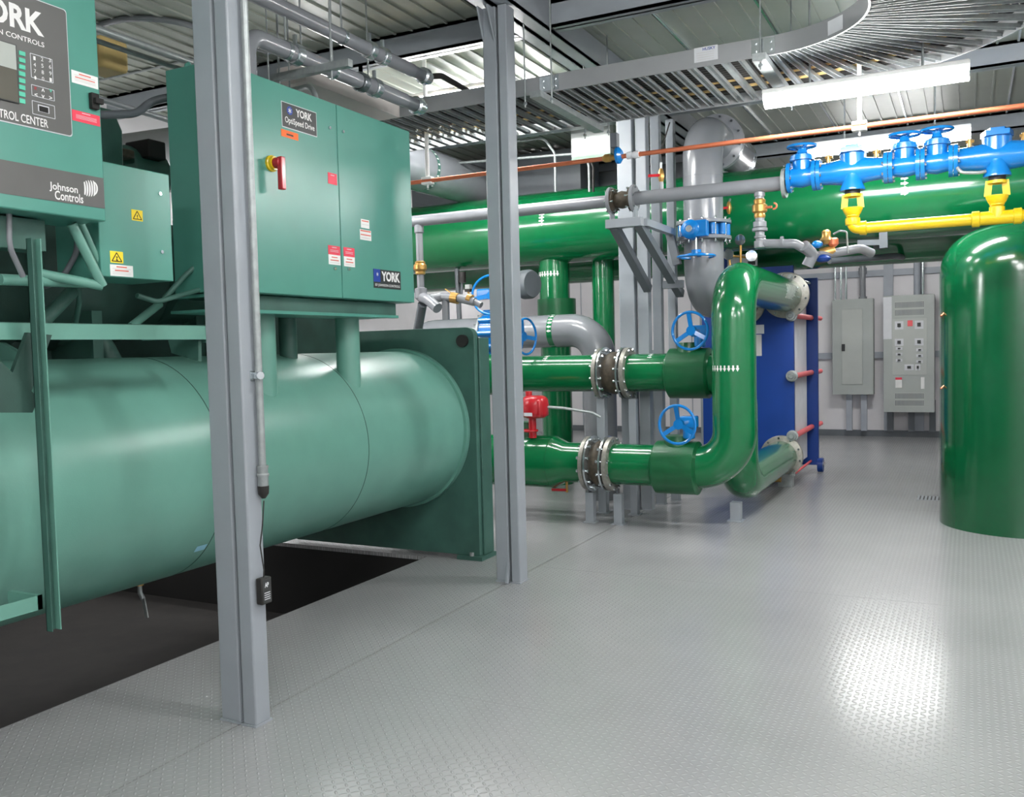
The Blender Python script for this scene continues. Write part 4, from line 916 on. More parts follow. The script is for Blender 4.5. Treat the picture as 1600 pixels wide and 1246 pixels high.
b = MB(); b.box(HX0+0.3, HX0+0.62, YHX-0.02, YHX+0.0, HZ+0.02, HZ+0.15, PAPER); b.box(HX0+0.52, HX0+0.6, YHX-0.022, YHX-0.02, HZ+0.03, HZ+0.07, INKD); b.build('top_label', he)
# gauges by the top elbow
gx = thing('pressure_gauge', at(1140, 395, Y=8.8), 'cluster of small silver dial gauges on a brass stem above the green elbow', 'gauge')
for x_, y_ in ((1139, 398), (1157, 375), (1174, 400)):
    q = at(x_, y_, Y=8.7); b = MB(); b.lathe(q, (0.35, -1, 0) if x_ > 1160 else (-0.25, -1, 0), [(-0.02, 0.04), (0, 0.052), (0.015, 0.052), (0.016, 0.045)], ZINC, n=20); b.build('dial', gx)
b = MB(); b.cyl(at(1157, 378, Y=8.72), (at(1157, 378, Y=8.72).x, 8.72, ZT+rl-0.01), 0.012, BRASS, n=8); b.cyl(at(1139, 400, Y=8.72), at(1174, 403, Y=8.72), 0.01, BRASS, n=8); b.cyl(at(1139, 400, Y=8.72), at(1141, 416, Y=8.72), 0.01, BRASS, n=8); b.build('stem', gx)

# ------------------------------------------------------------------ green tank
TX, TY, TR = 0.40, 8.5, 0.622
tk = thing('storage_tank', (TX, TY, 0), 'tall glossy dark green round storage tank with domed top at right edge', 'tank')
prof = [(0, TR-0.02), (0.0, TR), (2.05, TR)]
for k in range(1, 15):
    a = PI/2*k/14; prof.append((2.05+0.43*math.sin(a)**0.8, max(0.04, TR*math.cos(a)**0.72)))
b = MB(); b.lathe((TX, TY, 0.0), (0, 0, 1), prof, GREEND, n=96); b.build('insulated_shell', tk, ang=50)
for z in (0.42, 1.98):
    b = MB(); b.ring((TX, TY, z), (0, 0, 1), TR+0.001, TR-0.02, 0.004, GREEND, n=96); b.build('cladding_seam', tk)
b = MB(); q = at(1563, 353, Y=TY-0.1); b.cyl((q.x, TY-0.1, 2.38), (q.x, TY-0.1, 2.475), 0.05, DARK, r2=0.04, n=20); b.build('top_stub', tk)
b = MB()
for z in (1.77, 1.17):
    a = math.radians(200); px_, py_ = TX+TR*math.cos(a)*1.0, TY+TR*math.sin(a); b.cyl((px_+0.01, py_+0.01, z), (px_-0.02, py_-0.02, z-0.03), 0.008, COPPER, n=10); b.build('thermowell', tk); b = MB()
# floor drain
fd = thing('floor_drain', (at(1462, 778, Z=0).x, at(1462, 778, Z=0).y, 0), 'small slotted floor drain grate beside the green tank', 'drain')
q0_, q1_ = at(1437, 778, Z=0), at(1490, 779, Z=0)
b = MB()
for k in range(10):
    x_ = q0_.x+(q1_.x-q0_.x)*k/9; b.box(x_, x_+0.012, q0_.y-0.11, q0_.y+0.11, 0.0005, 0.003, DARK)
b.build('slot', fd)
MB().box(q0_.x-0.02, q1_.x+0.03, q0_.y-0.13, q0_.y+0.13, 0, 0.0012, STEEL).build('plate', fd)

# ------------------------------------------------------------------ blue backflow assembly
YV = YG
def bx(px, py): return at(px, py, Y=YV).x
def pz_(px, py): return at(px, py, Y=YV).z
zv2 = zg+0.035
ba = []
def gate_valve(px0, px1, whx, why, label, wheel_dy=0.0):
    x0, x1 = bx(px0, 285), bx(px1, 280); xm = (x0+x1)/2; t = thing('gate_valve', (xm, YV, zv2), label, 'valve')
    b = MB(); b.lathe((x0, YV, zv2), (1, 0, 0), [(0, 0.115), (0.028, 0.115), (0.03, 0.07), ((x1-x0)/2, 0.085), (x1-x0-0.03, 0.07), (x1-x0-0.028, 0.115), (x1-x0, 0.115)], BLUE, n=32); b.build('body', t)
    b = MB(); b.cyl((xm, YV, zv2), (xm, YV, zv2+0.14), 0.07, BLUE, n=24); b.lathe((xm, YV, zv2+0.12), (0, 0, 1), [(0, 0.092), (0.025, 0.092), (0.027, 0.085), (0.04, 0.085), (0.06, 0.04), (0.09, 0.03)], BLUE, n=24); b.build('bonnet', t)
    q = at(whx, why, Y=YV); zt = q.z
    b = MB(); b.cyl((xm, YV, zv2+0.2), (xm, YV, zt+0.02), 0.012, GALV, n=12); b.build('stem', t)
    handwheel(t, (xm, YV, zt), (0, 0, 1), 0.105, r=0.01, spokes=4, dish=0.012)
    bolts(t, (x0, YV, zv2), (1, 0, 0), 0.098, 8, -0.03, 0.04, r=0.011, m=ZINC)
    return t
def check_body(px0, px1, capx0, capx1, label):
    x0, x1 = bx(px0, 285), bx(px1, 280); L = x1-x0; t = thing('backflow_preventer', ((x0+x1)/2, YV, zv2), label, 'valve')
    b = MB(); b.lathe((x0, YV, zv2), (1, 0, 0), [(0, 0.115), (0.028, 0.115), (0.03, 0.08), (0.1, 0.085), (L*0.4, 0.10), (L*0.6, 0.10), (L-0.1, 0.085), (L-0.03, 0.08), (L-0.028, 0.115), (L, 0.115)], BLUE, n=36); b.build('body', t)
    c0, c1 = bx(capx0, 258), bx(capx1, 258); cm = (c0+c1)/2
    b = MB(); b.cyl((cm, YV, zv2+0.03), (cm, YV, zv2+0.14), 0.095, BLUE, n=24); b.prism([(c0+0.03, YV-0.12, zv2+0.13), (c1-0.03, YV-0.12, zv2+0.13), (c1, YV, zv2+0.13), (c1-0.03, YV+0.12, zv2+0.13), (c0+0.03, YV+0.12, zv2+0.13), (c0, YV, zv2+0.13)], (0, 0, 0.035), BLUE)
    b.prism([(c0+0.06, YV-0.09, zv2+0.165), (c1-0.06, YV-0.09, zv2+0.165), (c1-0.03, YV, zv2+0.165), (c1-0.06, YV+0.09, zv2+0.165), (c0+0.06, YV+0.09, zv2+0.165), (c0+0.03, YV, zv2+0.165)], (0, 0, 0.02), BLUE); b.build('cover', t)
    b = MB(); b.lathe((cm, YV-0.04, zv2-0.03), (0, 0, -1), [(0, 0.06), (0.05, 0.066), (0.105, 0.09), (0.12, 0.09)], BLUE, n=24); b.build('relief_port', t)
    b = MB(); b.cyl((cm, YV-0.04, zv2-0.15), (cm, YV-0.04, zv2-0.175), 0.055, RUBB, n=20); b.build('port_ring', t)
    for xx in (c0-0.07, c1+0.06):
        b = MB(); b.cyl((xx, YV-0.01, zv2+0.06), (xx, YV-0.01, zv2+0.14), 0.016, BRASS, n=10); b.cyl((xx-0.025, YV-0.01, zv2+0.12), (xx+0.03, YV-0.01, zv2+0.12), 0.012, BRASS, n=10); b.build('test_cock', t)
    bolts(t, (x0, YV, zv2), (1, 0, 0), 0.098, 8, -0.03, 0.04, r=0.011, m=ZINC); bolts(t, (x1, YV, zv2), (-1, 0, 0), 0.098, 8, -0.03, 0.04, r=0.011, m=ZINC)
    return cm
gate_valve(1231, 1276, 1254, 229, 'leftmost blue gate valve with flat handwheel, at the end of the grey pipe')
cm1 = check_body(1277, 1388, 1310, 1356, 'left blue backflow preventer body, above the left yellow yoke')
gate_valve(1389, 1438, 1414, 211, 'second blue gate valve from the left, with flat handwheel on top')
gate_valve(1439, 1489, 1466, 203, 'third blue gate valve from the left, with flat handwheel on top')
cm2 = check_body(1490, 1640, 1532, 1584, 'right blue backflow preventer body, above the right yellow yoke')
b = MB(); b.cyl((bx(1641, 240), YV, zv2), (XR-0.005, YV, zv2), 0.075, BLUE, n=28); b.build('blue_pipe', label='blue pipe running on from the right backflow preventer', cat='pipe')
b = MB(); b.tube([at(1496, 262, Y=YV-0.1), at(1502, 270, Y=YV-0.12), at(1530, 270, Y=YV-0.12), at(1540, 268, Y=YV-0.1)], 0.012, GALV, bend=0.05, n=12); b.build('braided_hose', label='short braided steel hose under the right end of the blue valves', cat='hose')
# yellow air gaps and drain
zy = (pz_(1445, 348)+pz_(1445, 357))/2-0.0
yY = YV-0.04
zy = at(1445, 349, Y=yY).z; ry = 0.042; ZRING = at(1332, 300, Y=yY).z
yp = thing('yellow_drain_pipe', (cm1, yY, zy), 'bright yellow drain pipe with elbow at left end and tee, above the green tank', 'pipe')
b = MB(); b.tube([(cm1, yY, zy+0.05), (cm1, yY, zy), (XR-0.005, yY, zy)], ry, YEL, bend=0.06, n=24); b.build('pipe', yp)
b = MB(); b.lathe((cm1, yY, zy+0.03), (0, 0, 1), [(0, ry+0.01), (0.03, ry+0.013), (0.05, ry+0.01)], YEL, n=24); b.lathe((cm1+0.05, yY, zy), (1, 0, 0), [(0, ry+0.008), (0.045, ry+0.012), (0.05, ry)], YEL, n=24); b.build('elbow_hub', yp)
b = MB(); b.lathe((cm2-0.16, yY, zy), (1, 0, 0), [(0, ry+0.004), (0.005, ry+0.014), (0.05, ry+0.014), (0.055, ry+0.006), (0.26, ry+0.006), (0.265, ry+0.014), (0.31, ry+0.014), (0.32, ry)], YEL, n=28); b.cyl((cm2, yY, zy), (cm2, yY, zy+0.075), ry+0.008, YEL, n=24); b.build('tee', yp)
for cm, side in ((cm1, 'left'), (cm2, 'right')):
    t = thing('drain_funnel', (cm, yY, zy+0.07), 'yellow open yoke funnel, %s one of two below the blue valves' % side, 'drain funnel')
    zt = zv2-0.175; z0 = zy+(0.082 if side == 'left' else 0.077); hgt = zt-z0
    b = MB(); b.lathe((cm, yY, z0), (0, 0, 1), [(0, 0.035), (hgt*0.06, 0.048), (hgt*0.1, 0.048), (hgt*0.16, 0.056), (hgt*0.36, 0.072), (hgt*0.42, 0.072), (hgt*0.42, 0.06), (hgt*0.25, 0.04)], YEL, n=28); b.build('cup', t)
    for s_ in (-1, 1):
        b = MB(); b.beam((cm+s_*0.06, yY, z0+hgt*0.40), (cm+s_*0.05, yY, zt), 0.045, 0.014, YEL); b.build('arm', t)
    b = MB(); b.lathe((cm, yY, zt-0.022), (0, 0, 1), [(0, 0.04), (0, 0.062), (0.02, 0.062), (0.02, 0.04), (0, 0.04)], YEL, n=24, caps=False); b.build('top_ring', t)

# grey make-up line on the right
xr_ = at(1187, 330, Y=YG).x
rp = thing('small_bore_pipe', (xr_, YG, 2.4), 'small grey pipe with brass valve dropping right of the fat riser', 'pipe')
Z = lambda y_, x_=1187: at(x_, y_, Y=YG).z
b = MB(); b.tube([(xr_, YG, zg-0.05), (xr_, YG, Z(381)), at(1243, 381, Y=YG), at(1262, 392, Y=YG+0.05), at(1275, 400, Y=YG+0.3), at(1300, 396, Y=YG+0.35), at(1345, 388, Y=YG+0.35), at(1362, 396, Y=YG+0.45)], 0.036, GREY, bend=0.06, n=20, steps=5); b.build('pipe', rp)
b = MB()
for y0_, y1_, r_ in ((300, 308, 0.042), (346, 356, 0.052), (356, 362, 0.06), (368, 373, 0.045), (376, 388, 0.046)):
    b.lathe((xr_, YG, Z(y1_)), (0, 0, 1), [(0, r_-0.008), (0.005, r_), (Z(y0_)-Z(y1_)-0.005, r_), (Z(y0_)-Z(y1_), r_-0.008)], GREY, n=18); b.build('fitting', rp); b = MB()
q = at(1220, 381, Y=YG); b.cyl((q.x, YG, Z(381)), (q.x+0.02, YG, Z(381)), 0.045, GREY, n=18); b.build('fitting', rp); b = MB()
b.tube([at(1256, 384, Y=YG), at(1270, 398, Y=YG+0.1), at(1261, 416, Y=YG+0.1)], 0.045, GREY, bend=0.04, n=16)
b.build('fitting', rp)
b = MB(); zt_ = Z(326); b.lathe((xr_, YG, zt_-0.075), (0, 0, 1), [(0, 0.04), (0.02, 0.045), (0.035, 0.04), (0.05, 0.058), (0.1, 0.058), (0.11, 0.044), (0.14, 0.046), (0.15, 0.036)], BRASS, n=24); b.build('ball_valve', rp)
b = MB(); b.cyl((xr_+0.05, YG-0.02, zt_), (xr_+0.1, YG-0.03, zt_), 0.01, COPPER, n=10); b.torus((xr_+0.115, YG-0.03, zt_+0.005), (0, 1, 0), 0.022, 0.007, COPPER, n=16, a0=-1.6, a1=1.9); b.build('lever', rp)
b = MB(); b.cyl(at(1282, 398, Y=YG+0.34), at(1305, 392, Y=YG+0.36), 0.048, BRASS, n=20); b.build('union', rp)
pv = thing('pressure_regulator', at(1290, 380, Y=YG+0.3), 'small brass and blue pressure regulator with copper pipe, on the grey make-up line', 'valve')
b = MB(); q = at(1291, 372, Y=YG+0.34); b.lathe((q.x, q.y, q.z-0.05), (0, 0, 1), [(0, 0.03), (0.03, 0.055), (0.06, 0.035), (0.1, 0.035), (0.115, 0.02)], BRASS, n=18); q = at(1302, 376, Y=YG+0.34); b.lathe((q.x, q.y, q.z-0.05), (0, 0, 1), [(0, 0.02), (0.02, 0.04), (0.06, 0.04), (0.07, 0.03)], COPPER, n=16); b.build('body', pv)
b = MB(); q = at(1277, 382, Y=YG+0.3); b.sphere(q, 0.045, BLUE, sq=(1, 1, 0.7)); q = at(1286, 404, Y=YG+0.3); b.sphere(q, 0.055, NAVY, sq=(1.1, 1, 0.6)); b.build('diaphragm_cap', pv)
b = MB(); b.tube([at(1302, 366, Y=YG+0.3), at(1312, 361, Y=YG+0.3), at(1323, 362, Y=YG+0.3), at(1325, 396, Y=YG+0.3)], 0.007, GALV, bend=0.02, n=8); b.build('sense_line', pv)
# strut frame under yellow pipe
sf = thing('hanging_bracket', at(1380, 380, Y=8.9), 'dark grey steel angle frame hanging under the green header near the yellow pipe', 'bracket')
b = MB(); b.beam(at(1340, 380, Y=9.0), at(1380, 379, Y=9.0), 0.06, 0.05, STEELD); b.beam(at(1370, 386, Y=9.1), at(1372, 386, Y=9.4), 0.06, 0.05, STEELD); b.build('arm', sf)
MB().beam(at(1381, 388, Y=9.0), at(1380, 355, Y=9.0), 0.07, 0.07, STEELD).build('post', sf)
b = MB(); b.tube([at(1296, 408, Y=9.2), at(1400, 400, Y=10.0), at(1410, 402, Y=10.3)], 0.03, STEELD, n=12); b.build('conduit', label='dark conduit running behind the grey make-up pipe toward the far wall', cat='conduit')
# small ball valves beside the riser
for (vx, vy, lx, dirn, lab) in ((1139, 325, 1121, -1, 'tiny brass test valve with red lever on the green header right of the fat riser'), (1033, 275, 1013, -1, 'tiny brass valve with red lever standing on the overhead grey pipe')):
    yy = 9.0 if vx > 1100 else YG
    q = at(vx, vy, Y=yy); t = thing('test_valve', q, lab, 'valve')
    b = MB(); b.lathe((q.x, q.y, q.z-0.06), (0, 0, 1), [(0, 0.012), (0.03, 0.022), (0.06, 0.028), (0.1, 0.02), (0.12, 0.012)], BRASS, n=14); b.cyl((q.x, q.y, q.z+0.05), (q.x, q.y+(0.08 if yy > 8 else 0), q.z+0.11), 0.01, GALV, n=8)
    if yy < 8: b.cyl((q.x, q.y, zg+rg-0.005), (q.x, q.y, q.z-0.05), 0.02, GREY, n=12); b.tube([(q.x, q.y, q.z+0.06), (q.x, q.y+0.0, q.z+0.2), (q.x+0.05, q.y+0.1, q.z+0.45)], 0.006, RUBB, bend=0.05, n=8)
    b.build('body', t)
    b = MB(); q2 = at(lx, vy+(2 if vx > 1100 else 0), Y=yy-0.04); b.beam((q.x, q.y-0.035, q.z), q2, 0.012, 0.022, RED); b.build('lever', t)

# ------------------------------------------------------------------ copper line
YCU = 6.3; zc_ = at(1150, 222, Y=YCU).z
cu = thing('copper_pipe', (-1.5, YCU, zc_), 'long thin copper pipe crossing the room in front of the columns', 'pipe')
b = MB(); b.cyl((-5.4, YCU, zc_), (XR-0.005, YCU, zc_), 0.0165, COPPER, n=16); b.build('pipe', cu)
xv_ = at(966, 247, Y=YCU).x
b = MB(); b.lathe((xv_-0.1, YCU, zc_), (1, 0, 0), [(-0.02, 0.018), (0, 0.03), (0.04, 0.03), (0.05, 0.02), (0.08, 0.02)], BRASS, n=16); b.build('union', cu); b = MB(); b.lathe((xv_+0.07, YCU, zc_), (1, 0, 0), [(0, 0.02), (0.0, 0.026), (0.03, 0.026), (0.035, 0.02), (0.05, 0.02), (0.05, 0.026), (0.09, 0.026)], PAPER, n=16); b.build('union', cu)
b = MB(); b.lathe((xv_-0.02, YCU, zc_+0.01), (1, 0, 0), [(0, 0.03), (0.01, 0.06), (0.03, 0.06), (0.05, 0.035)], BLUE, n=20); b.build('blue_valve', cu)
ph_ = MB(); ph_.box(xv_-0.05, xv_+0.0, YCU-0.03, YCU+0.03, zc_+0.07, zc_+0.17, STEELD); ph_.build('solenoid', cu)
for px, py0, lab in ((668, 238, 'white pipe hanger holding the copper line next to the drive cabinet'), (1343, 152, 'white pipe hanger holding the copper line below the nearest light')):
    x_ = at(px, 270 if px < 900 else 190, Y=YCU).x; t = thing('pipe_hanger', (x_, YCU, zc_), lab, 'pipe hanger')
    b = MB(); b.cyl((x_, YCU, zc_+0.028), (x_, YCU, ZC-0.001), 0.017 if px < 900 else 0.014, WHITE, n=12); b.build('tube', t)
    b = MB(); b.box(x_-0.045, x_+0.045, YCU-0.03, YCU+0.03, zc_+0.01, zc_+0.03, WHITE); b.box(x_-0.045, x_+0.045, YCU-0.03, YCU+0.03, zc_-0.03, zc_-0.012, WHITE); b.cyl((x_, YCU, zc_-0.06), (x_, YCU, zc_-0.03), 0.008, WHITE, n=8); b.build('clamp', t, bevel=0.003)

# ------------------------------------------------------------------ cable tray
ZTR, HT = 3.30, 0.115
AC = (-1.10, 5.07); RI, RO = 0.64, 1.64
tray = thing('cable_tray', (-2.6, 6.2, ZTR), 'wide aluminium ladder cable tray under the roof, curving toward the viewer at right', 'cable tray')
def rail(pts, name='side_rail', w_=0.012):
    b = MB(); P = [Vector((p[0], p[1], 0)) for p in pts]; vs = []
    for i, p in enumerate(P):
        d = (P[min(i+1, len(P)-1)]-P[max(i-1, 0)]).normalized(); n = Vector((-d.y, d.x, 0))
        for s_, z in ((-1, 0), (1, 0), (1, 1), (-1, 1)): vs.append(p+n*(s_*w_/2)+EZ*(ZTR+z*HT))
    fs = []
    for i in range(len(P)-1):
        for k in range(4): fs.append((4*i+k, 4*i+(k+1) % 4, 4*i+4+(k+1) % 4, 4*i+4+k))
    fs += [(3, 2, 1, 0), tuple(range(len(vs)-4, len(vs)))]
    b.add(vs, fs, ALU)
    # turned-in lip along the bottom edge
    return b.build(name, tray)
XT0 = -4.7
arcI = [(AC[0]+RI*math.sin(PI/2*k/24), AC[1]+RI*math.cos(PI/2*k/24)) for k in range(25)]
arcO = [(AC[0]+RO*math.sin(PI/2*k/36), AC[1]+RO*math.cos(PI/2*k/36)) for k in range(37)]
rail([(XT0, AC[1]+RI), (AC[0], AC[1]+RI)]); rail([(XT0, AC[1]+RO), (AC[0], AC[1]+RO)]); rail(arcI); rail(arcO)
rail([(AC[0]+RI, AC[1]), (AC[0]+RI, 2.4)]); rail([(AC[0]+RO, AC[1]), (AC[0]+RO, 2.4)])
def rung(p, q):
    b = MB(); p, q = Vector(p), Vector(q); d = (q-p).normalized(); n = Vector((-d.y, d.x, 0))
    b.beam(p+EZ*(ZTR+0.027), q+EZ*(ZTR+0.027), 0.042, 0.004, GALV)
    b.beam(p+n*0.02+EZ*(ZTR+0.016), q+n*0.02+EZ*(ZTR+0.016), 0.003, 0.024, GALV); b.beam(p-n*0.02+EZ*(ZTR+0.016), q-n*0.02+EZ*(ZTR+0.016), 0.003, 0.024, GALV)
    b.build('rung', tray)
x = AC[0]-0.05
while x > XT0+0.05: rung((x, AC[1]+RI, 0), (x, AC[1]+RO, 0)); x -= 0.108
for k in range(17):
    a = PI/2*(k+0.5)/17; rung((AC[0]+RI*math.sin(a), AC[1]+RI*math.cos(a), 0), (AC[0]+RO*math.sin(a), AC[1]+RO*math.cos(a), 0))
for k in range(10): y_ = AC[1]-0.06-k*0.108; rung((AC[0]+RI, y_, 0), (AC[0]+RO, y_, 0))
for sx in (-2.55, AC[0]-0.02):
    yy = AC[1]+RI-0.008
    b = MB(); b.box(sx-0.07, sx+0.07, yy-0.006, yy, ZTR+0.01, ZTR+HT-0.01, ZINC)
    for i in (-1, 1):
        for j in (0.3, 0.7): b.cyl((sx+i*0.045, yy-0.016, ZTR+HT*j), (sx+i*0.045, yy-0.006, ZTR+HT*j), 0.008, ZINC, n=8)
    b.build('splice_plate', tray)
def hrod(x_, y_, z0, lab, par=None):
    b = MB(); b.cyl((x_, y_, z0), (x_, y_, ZC-0.0015), 0.006, GALV, n=8); b.cyl((x_, y_, z0+0.02), (x_, y_, z0+0.035), 0.014, ZINC, n=6); return b.build('hanger_rod', tray)
for x_ in (-2.72, -2.52, -1.13): hrod(x_, AC[1]+RI-0.04, ZTR-0.09, '')
for x_ in (-2.72, -2.52, -1.13): hrod(x_, AC[1]+RO+0.04, ZTR-0.09, '')
for (x_, y_) in ((0.42, 5.9), (0.5, 5.82)): hrod(x_, y_, ZTR-0.09, '')
for x_ in (-2.62, -1.13):
    b = MB(); w_ = 0.02; b.box(x_-w_-0.02, x_+w_+0.02, AC[1]+RI-0.09, AC[1]+RO+0.09, ZTR-0.045, ZTR-0.002, GALV); b.build('trapeze', tray)
for px, py in ((1103, 84), (1302, 44)):
    if px < 1200:
        q = at(px, py, Y=AC[1]+RI-0.008); b = MB(); b.box(q.x-0.075, q.x+0.075, AC[1]+RI-0.0085, AC[1]+RI-0.0065, q.z-0.045, q.z+0.045, PAPER); o = b.build('tray_label', tray)
        lettering('HUSKY', (q.x+0.02, AC[1]+RI-0.0095, q.z+0.03), (1, 0, 0), (0, 0, 1), 0.08, 0.018, LOGOB, tray, 0.02)
        for k in range(4): b = MB(); b.box(q.x-0.06, q.x+0.05, AC[1]+RI-0.0095, AC[1]+RI-0.0085, q.z+0.008-k*0.014, q.z+0.011-k*0.014, GRLN); b.build('print_line', tray)
    else:
        a = 0.72; d = Vector((math.sin(a), math.cos(a), 0)); c = Vector((AC[0], AC[1], ZTR+HT*0.5))+d*(RI-0.008); tdir = Vector((math.cos(a), -math.sin(a), 0))
        b = MB(); b.prism([c-tdir*0.06-EZ*0.04, c+tdir*0.06-EZ*0.04, c+tdir*0.06+EZ*0.04, c-tdir*0.06+EZ*0.04], -d*0.002, PAPER); b.build('tray_label', tray)
# cables lying in the tray
def tpath(off): 
    P = [(XT0+0.1, AC[1]+RI+off, 0)]+[(AC[0]+(RI+off)*math.sin(PI/2*k/16), AC[1]+(RI+off)*math.cos(PI/2*k/16), 0) for k in range(17)]+[(AC[0]+RI+off, 2.5, 0)]
    return [Vector(p) for p in P]
for i, off in enumerate((0.1, 0.148, 0.196, 0.244, 0.292, 0.34, 0.388, 0.436, 0.484, 0.60, 0.648, 0.80, 0.848)):
    b = MB(); b.tube([p+EZ*(ZTR+0.056) for p in tpath(off)], 0.024, RUBB, n=10); b.build('power_cable', label='black power cable lying lengthwise in the ladder tray', cat='cable', group='black cables in the tray')
for off in (0.54, 0.72):
    b = MB(); b.tube([p+EZ*(ZTR+0.048) for p in tpath(off)], 0.016, CARD, n=8); b.build('control_cable', label='thin beige control cable lying in the ladder tray', cat='cable', group='beige cables in the tray')

# ------------------------------------------------------------------ overhead conduits at left
def conduit_run(x_, z_, y0, y1, r_, label, down=None, up=None):
    t = thing('conduit', (x_, (y0+y1)/2, z_), label, 'conduit')
    b = MB(); pts = [(x_, y0, z_), (x_, y1, z_)]
    if down: pts = [(x_, y0, down), (x_, y0, z_), (x_, y1, z_)]
    b.tube(pts, r_, GREY, bend=0.1, n=20); b.build('pipe', t)
    L = y1-y0
    for y_ in (y0+0.35, y0+0.95, y1-0.5, y1-0.36):
        b = MB(); b.lathe((x_, y_, z_), (0, 1, 0), [(0, r_+0.004), (0.006, r_+0.013), (0.05, r_+0.013), (0.056, r_+0.004)], ZINC, n=20); b.box(x_-0.01, x_+0.01, y_+0.02, y_+0.035, z_+r_, z_+r_+0.06, ZINC); b.build('coupling', t)
    b = MB(); b.cyl((x_, y1-0.3, z_), (x_, y1+0.12, z_), r_-0.004, STEELD, n=18); b.build('liquidtight_section', t)
    b = MB(); b.lathe((x_, y1+0.12, z_), (0, 1, 0), [(0, r_), (0.01, r_+0.014), (0.05, r_+0.014), (0.05, r_), (0.09, r_)], ZINC, n=20); b.build('connector', t)
    for y_ in (y0+0.3, y1-0.75):
        b = MB(); b.cyl((x_, y_, z_+r_+0.003), (x_, y_, ZC-0.001), 0.006, GALV, n=8); b.build('hanger_rod', t)
        b = MB(); b.lathe((x_, y_-0.012, z_), (0, 1, 0), [(0, r_+0.001), (0, r_+0.006), (0.024, r_+0.006), (0.024, r_+0.001)], ZINC, n=20); b.build('clamp_ring', t)
    return t
qa, qb = at(640, 112, Z=3.42), at(660, 150, Z=3.24)
conduit_run(-3.30, 3.42, 1.2, 5.15, 0.042, 'upper of two grey overhead conduits above the drive cabinet, running to the cable tray')
conduit_run(-3.30, 3.20, 3.60, 5.05, 0.046, 'lower of two grey overhead conduits, turning down into the drive cabinet top', down=2.985)
b = MB(); b.box(-3.55, -3.0, 4.05, 4.09, 3.11, 3.15, GALV); b.cyl((-3.13, 4.07, 3.06), (-3.13, 4.07, ZC-0.001), 0.006, GALV, n=8); b.cyl((-3.5, 4.07, 3.06), (-3.5, 4.07, ZC-0.001), 0.006, GALV, n=8); b.build('strut_trapeze', label='short galvanised strut trapeze crossing under the lower overhead conduit', cat='bracket')
b = MB(); b.tube([(-3.30, 5.32, 3.42), (-3.28, 5.5, 3.47), (-3.26, 5.7, 3.45), (-3.2, 5.9, 3.4)], 0.02, RUBB, bend=0.1, n=12); b.build('power_cable', label='short black cable dropping from the upper conduit end into the tray', cat='cable')
wt = thing('wireway', (-3.9, 4.4, 3.16), 'pale beige rectangular wireway box above and behind the drive cabinet', 'wireway')
q = at(588, 190, Y=5.35); MB().box(q.x-0.02, q.x+0.2, 4.35, 5.35, q.z-0.0, q.z+0.11, DUST).build('trough', wt, bevel=0.003)
b = MB()
for y_ in (4.5, 5.2): b.cyl((q.x+0.05, y_, q.z+0.11), (q.x+0.05, y_, ZC-0.001), 0.006, GALV, n=8)
b.build('hanger_rods', wt)
for i, (x_, z_, r_, l_) in enumerate(((-3.62, 3.09, 0.018, 'nearest'), (-3.70, 3.115, 0.013, 'middle'), (-3.78, 3.10, 0.013, 'farthest'))):
    t = thing('conduit', (x_, 4, z_), 'thin galvanised conduit passing over the drive cabinet top, %s of three' % l_, 'conduit')
    b = MB(); b.cyl((x_, 0.8, z_), (x_, 5.3, z_), r_, GALV, n=12); b.build('pipe', t)
    b = MB()
    for y_ in (2.95, 4.3): b.cyl((x_, y_, z_+r_), (x_, y_, ZC-0.001), 0.005, GALV, n=8)
    b.build('hanger_rod', t)
b = MB(); b.tube([(X0-0.12, 4.2, 2.985), (X0-0.12, 4.2, 3.1), (-3.62, 4.3, 3.13)], 0.016, GALV, bend=0.12, n=12); b.build('conduit', label='small curved conduit stub leaving the top of the drive cabinet', cat='conduit')
# wall / roof conduits in the top left gap
def cpx(pts, r_, label, m=GALV, bend=0.25):
    b = MB(); b.tube([at(x, y, Z=z) for x, y, z in pts], r_, m, bend=bend, n=12, steps=8); return b.build('conduit', label=label, cat='conduit')
cpx(((130, 46, 3.957), (235, 18, 3.957), (420, 82, 3.957)), 0.022, 'roof conduit bending in a wide curve at top left beside the control panel', GREY, 0.4)
cpx(((100, 138, 3.967), (330, 86, 3.967)), 0.012, 'thin straight roof conduit crossing the top left gap')
cpx(((140, 150, 3.2), (264, 188, 3.2)), 0.02, 'conduit running from the control panel latch height toward the drive cabinet', GREY)
hose([at(150, 180, X=-3.7), at(215, 178, X=-3.7), at(235, 158, X=-3.7), at(275, 150, X=-3.62)], 0.02, STEELD, 'sagging dark hose between control panel and drive cabinet at upper left', 0.3)
b = MB(); q = at(168, 86, X=-4.0); b.box(q.x-0.08, q.x+0.1, q.y-0.12, q.y+0.05, q.z-0.1, q.z+0.06, CARD); b.build('foam_block', label='yellowed foam block peeking out behind the control panel, under the roof', cat='foam block', bevel=0.02)
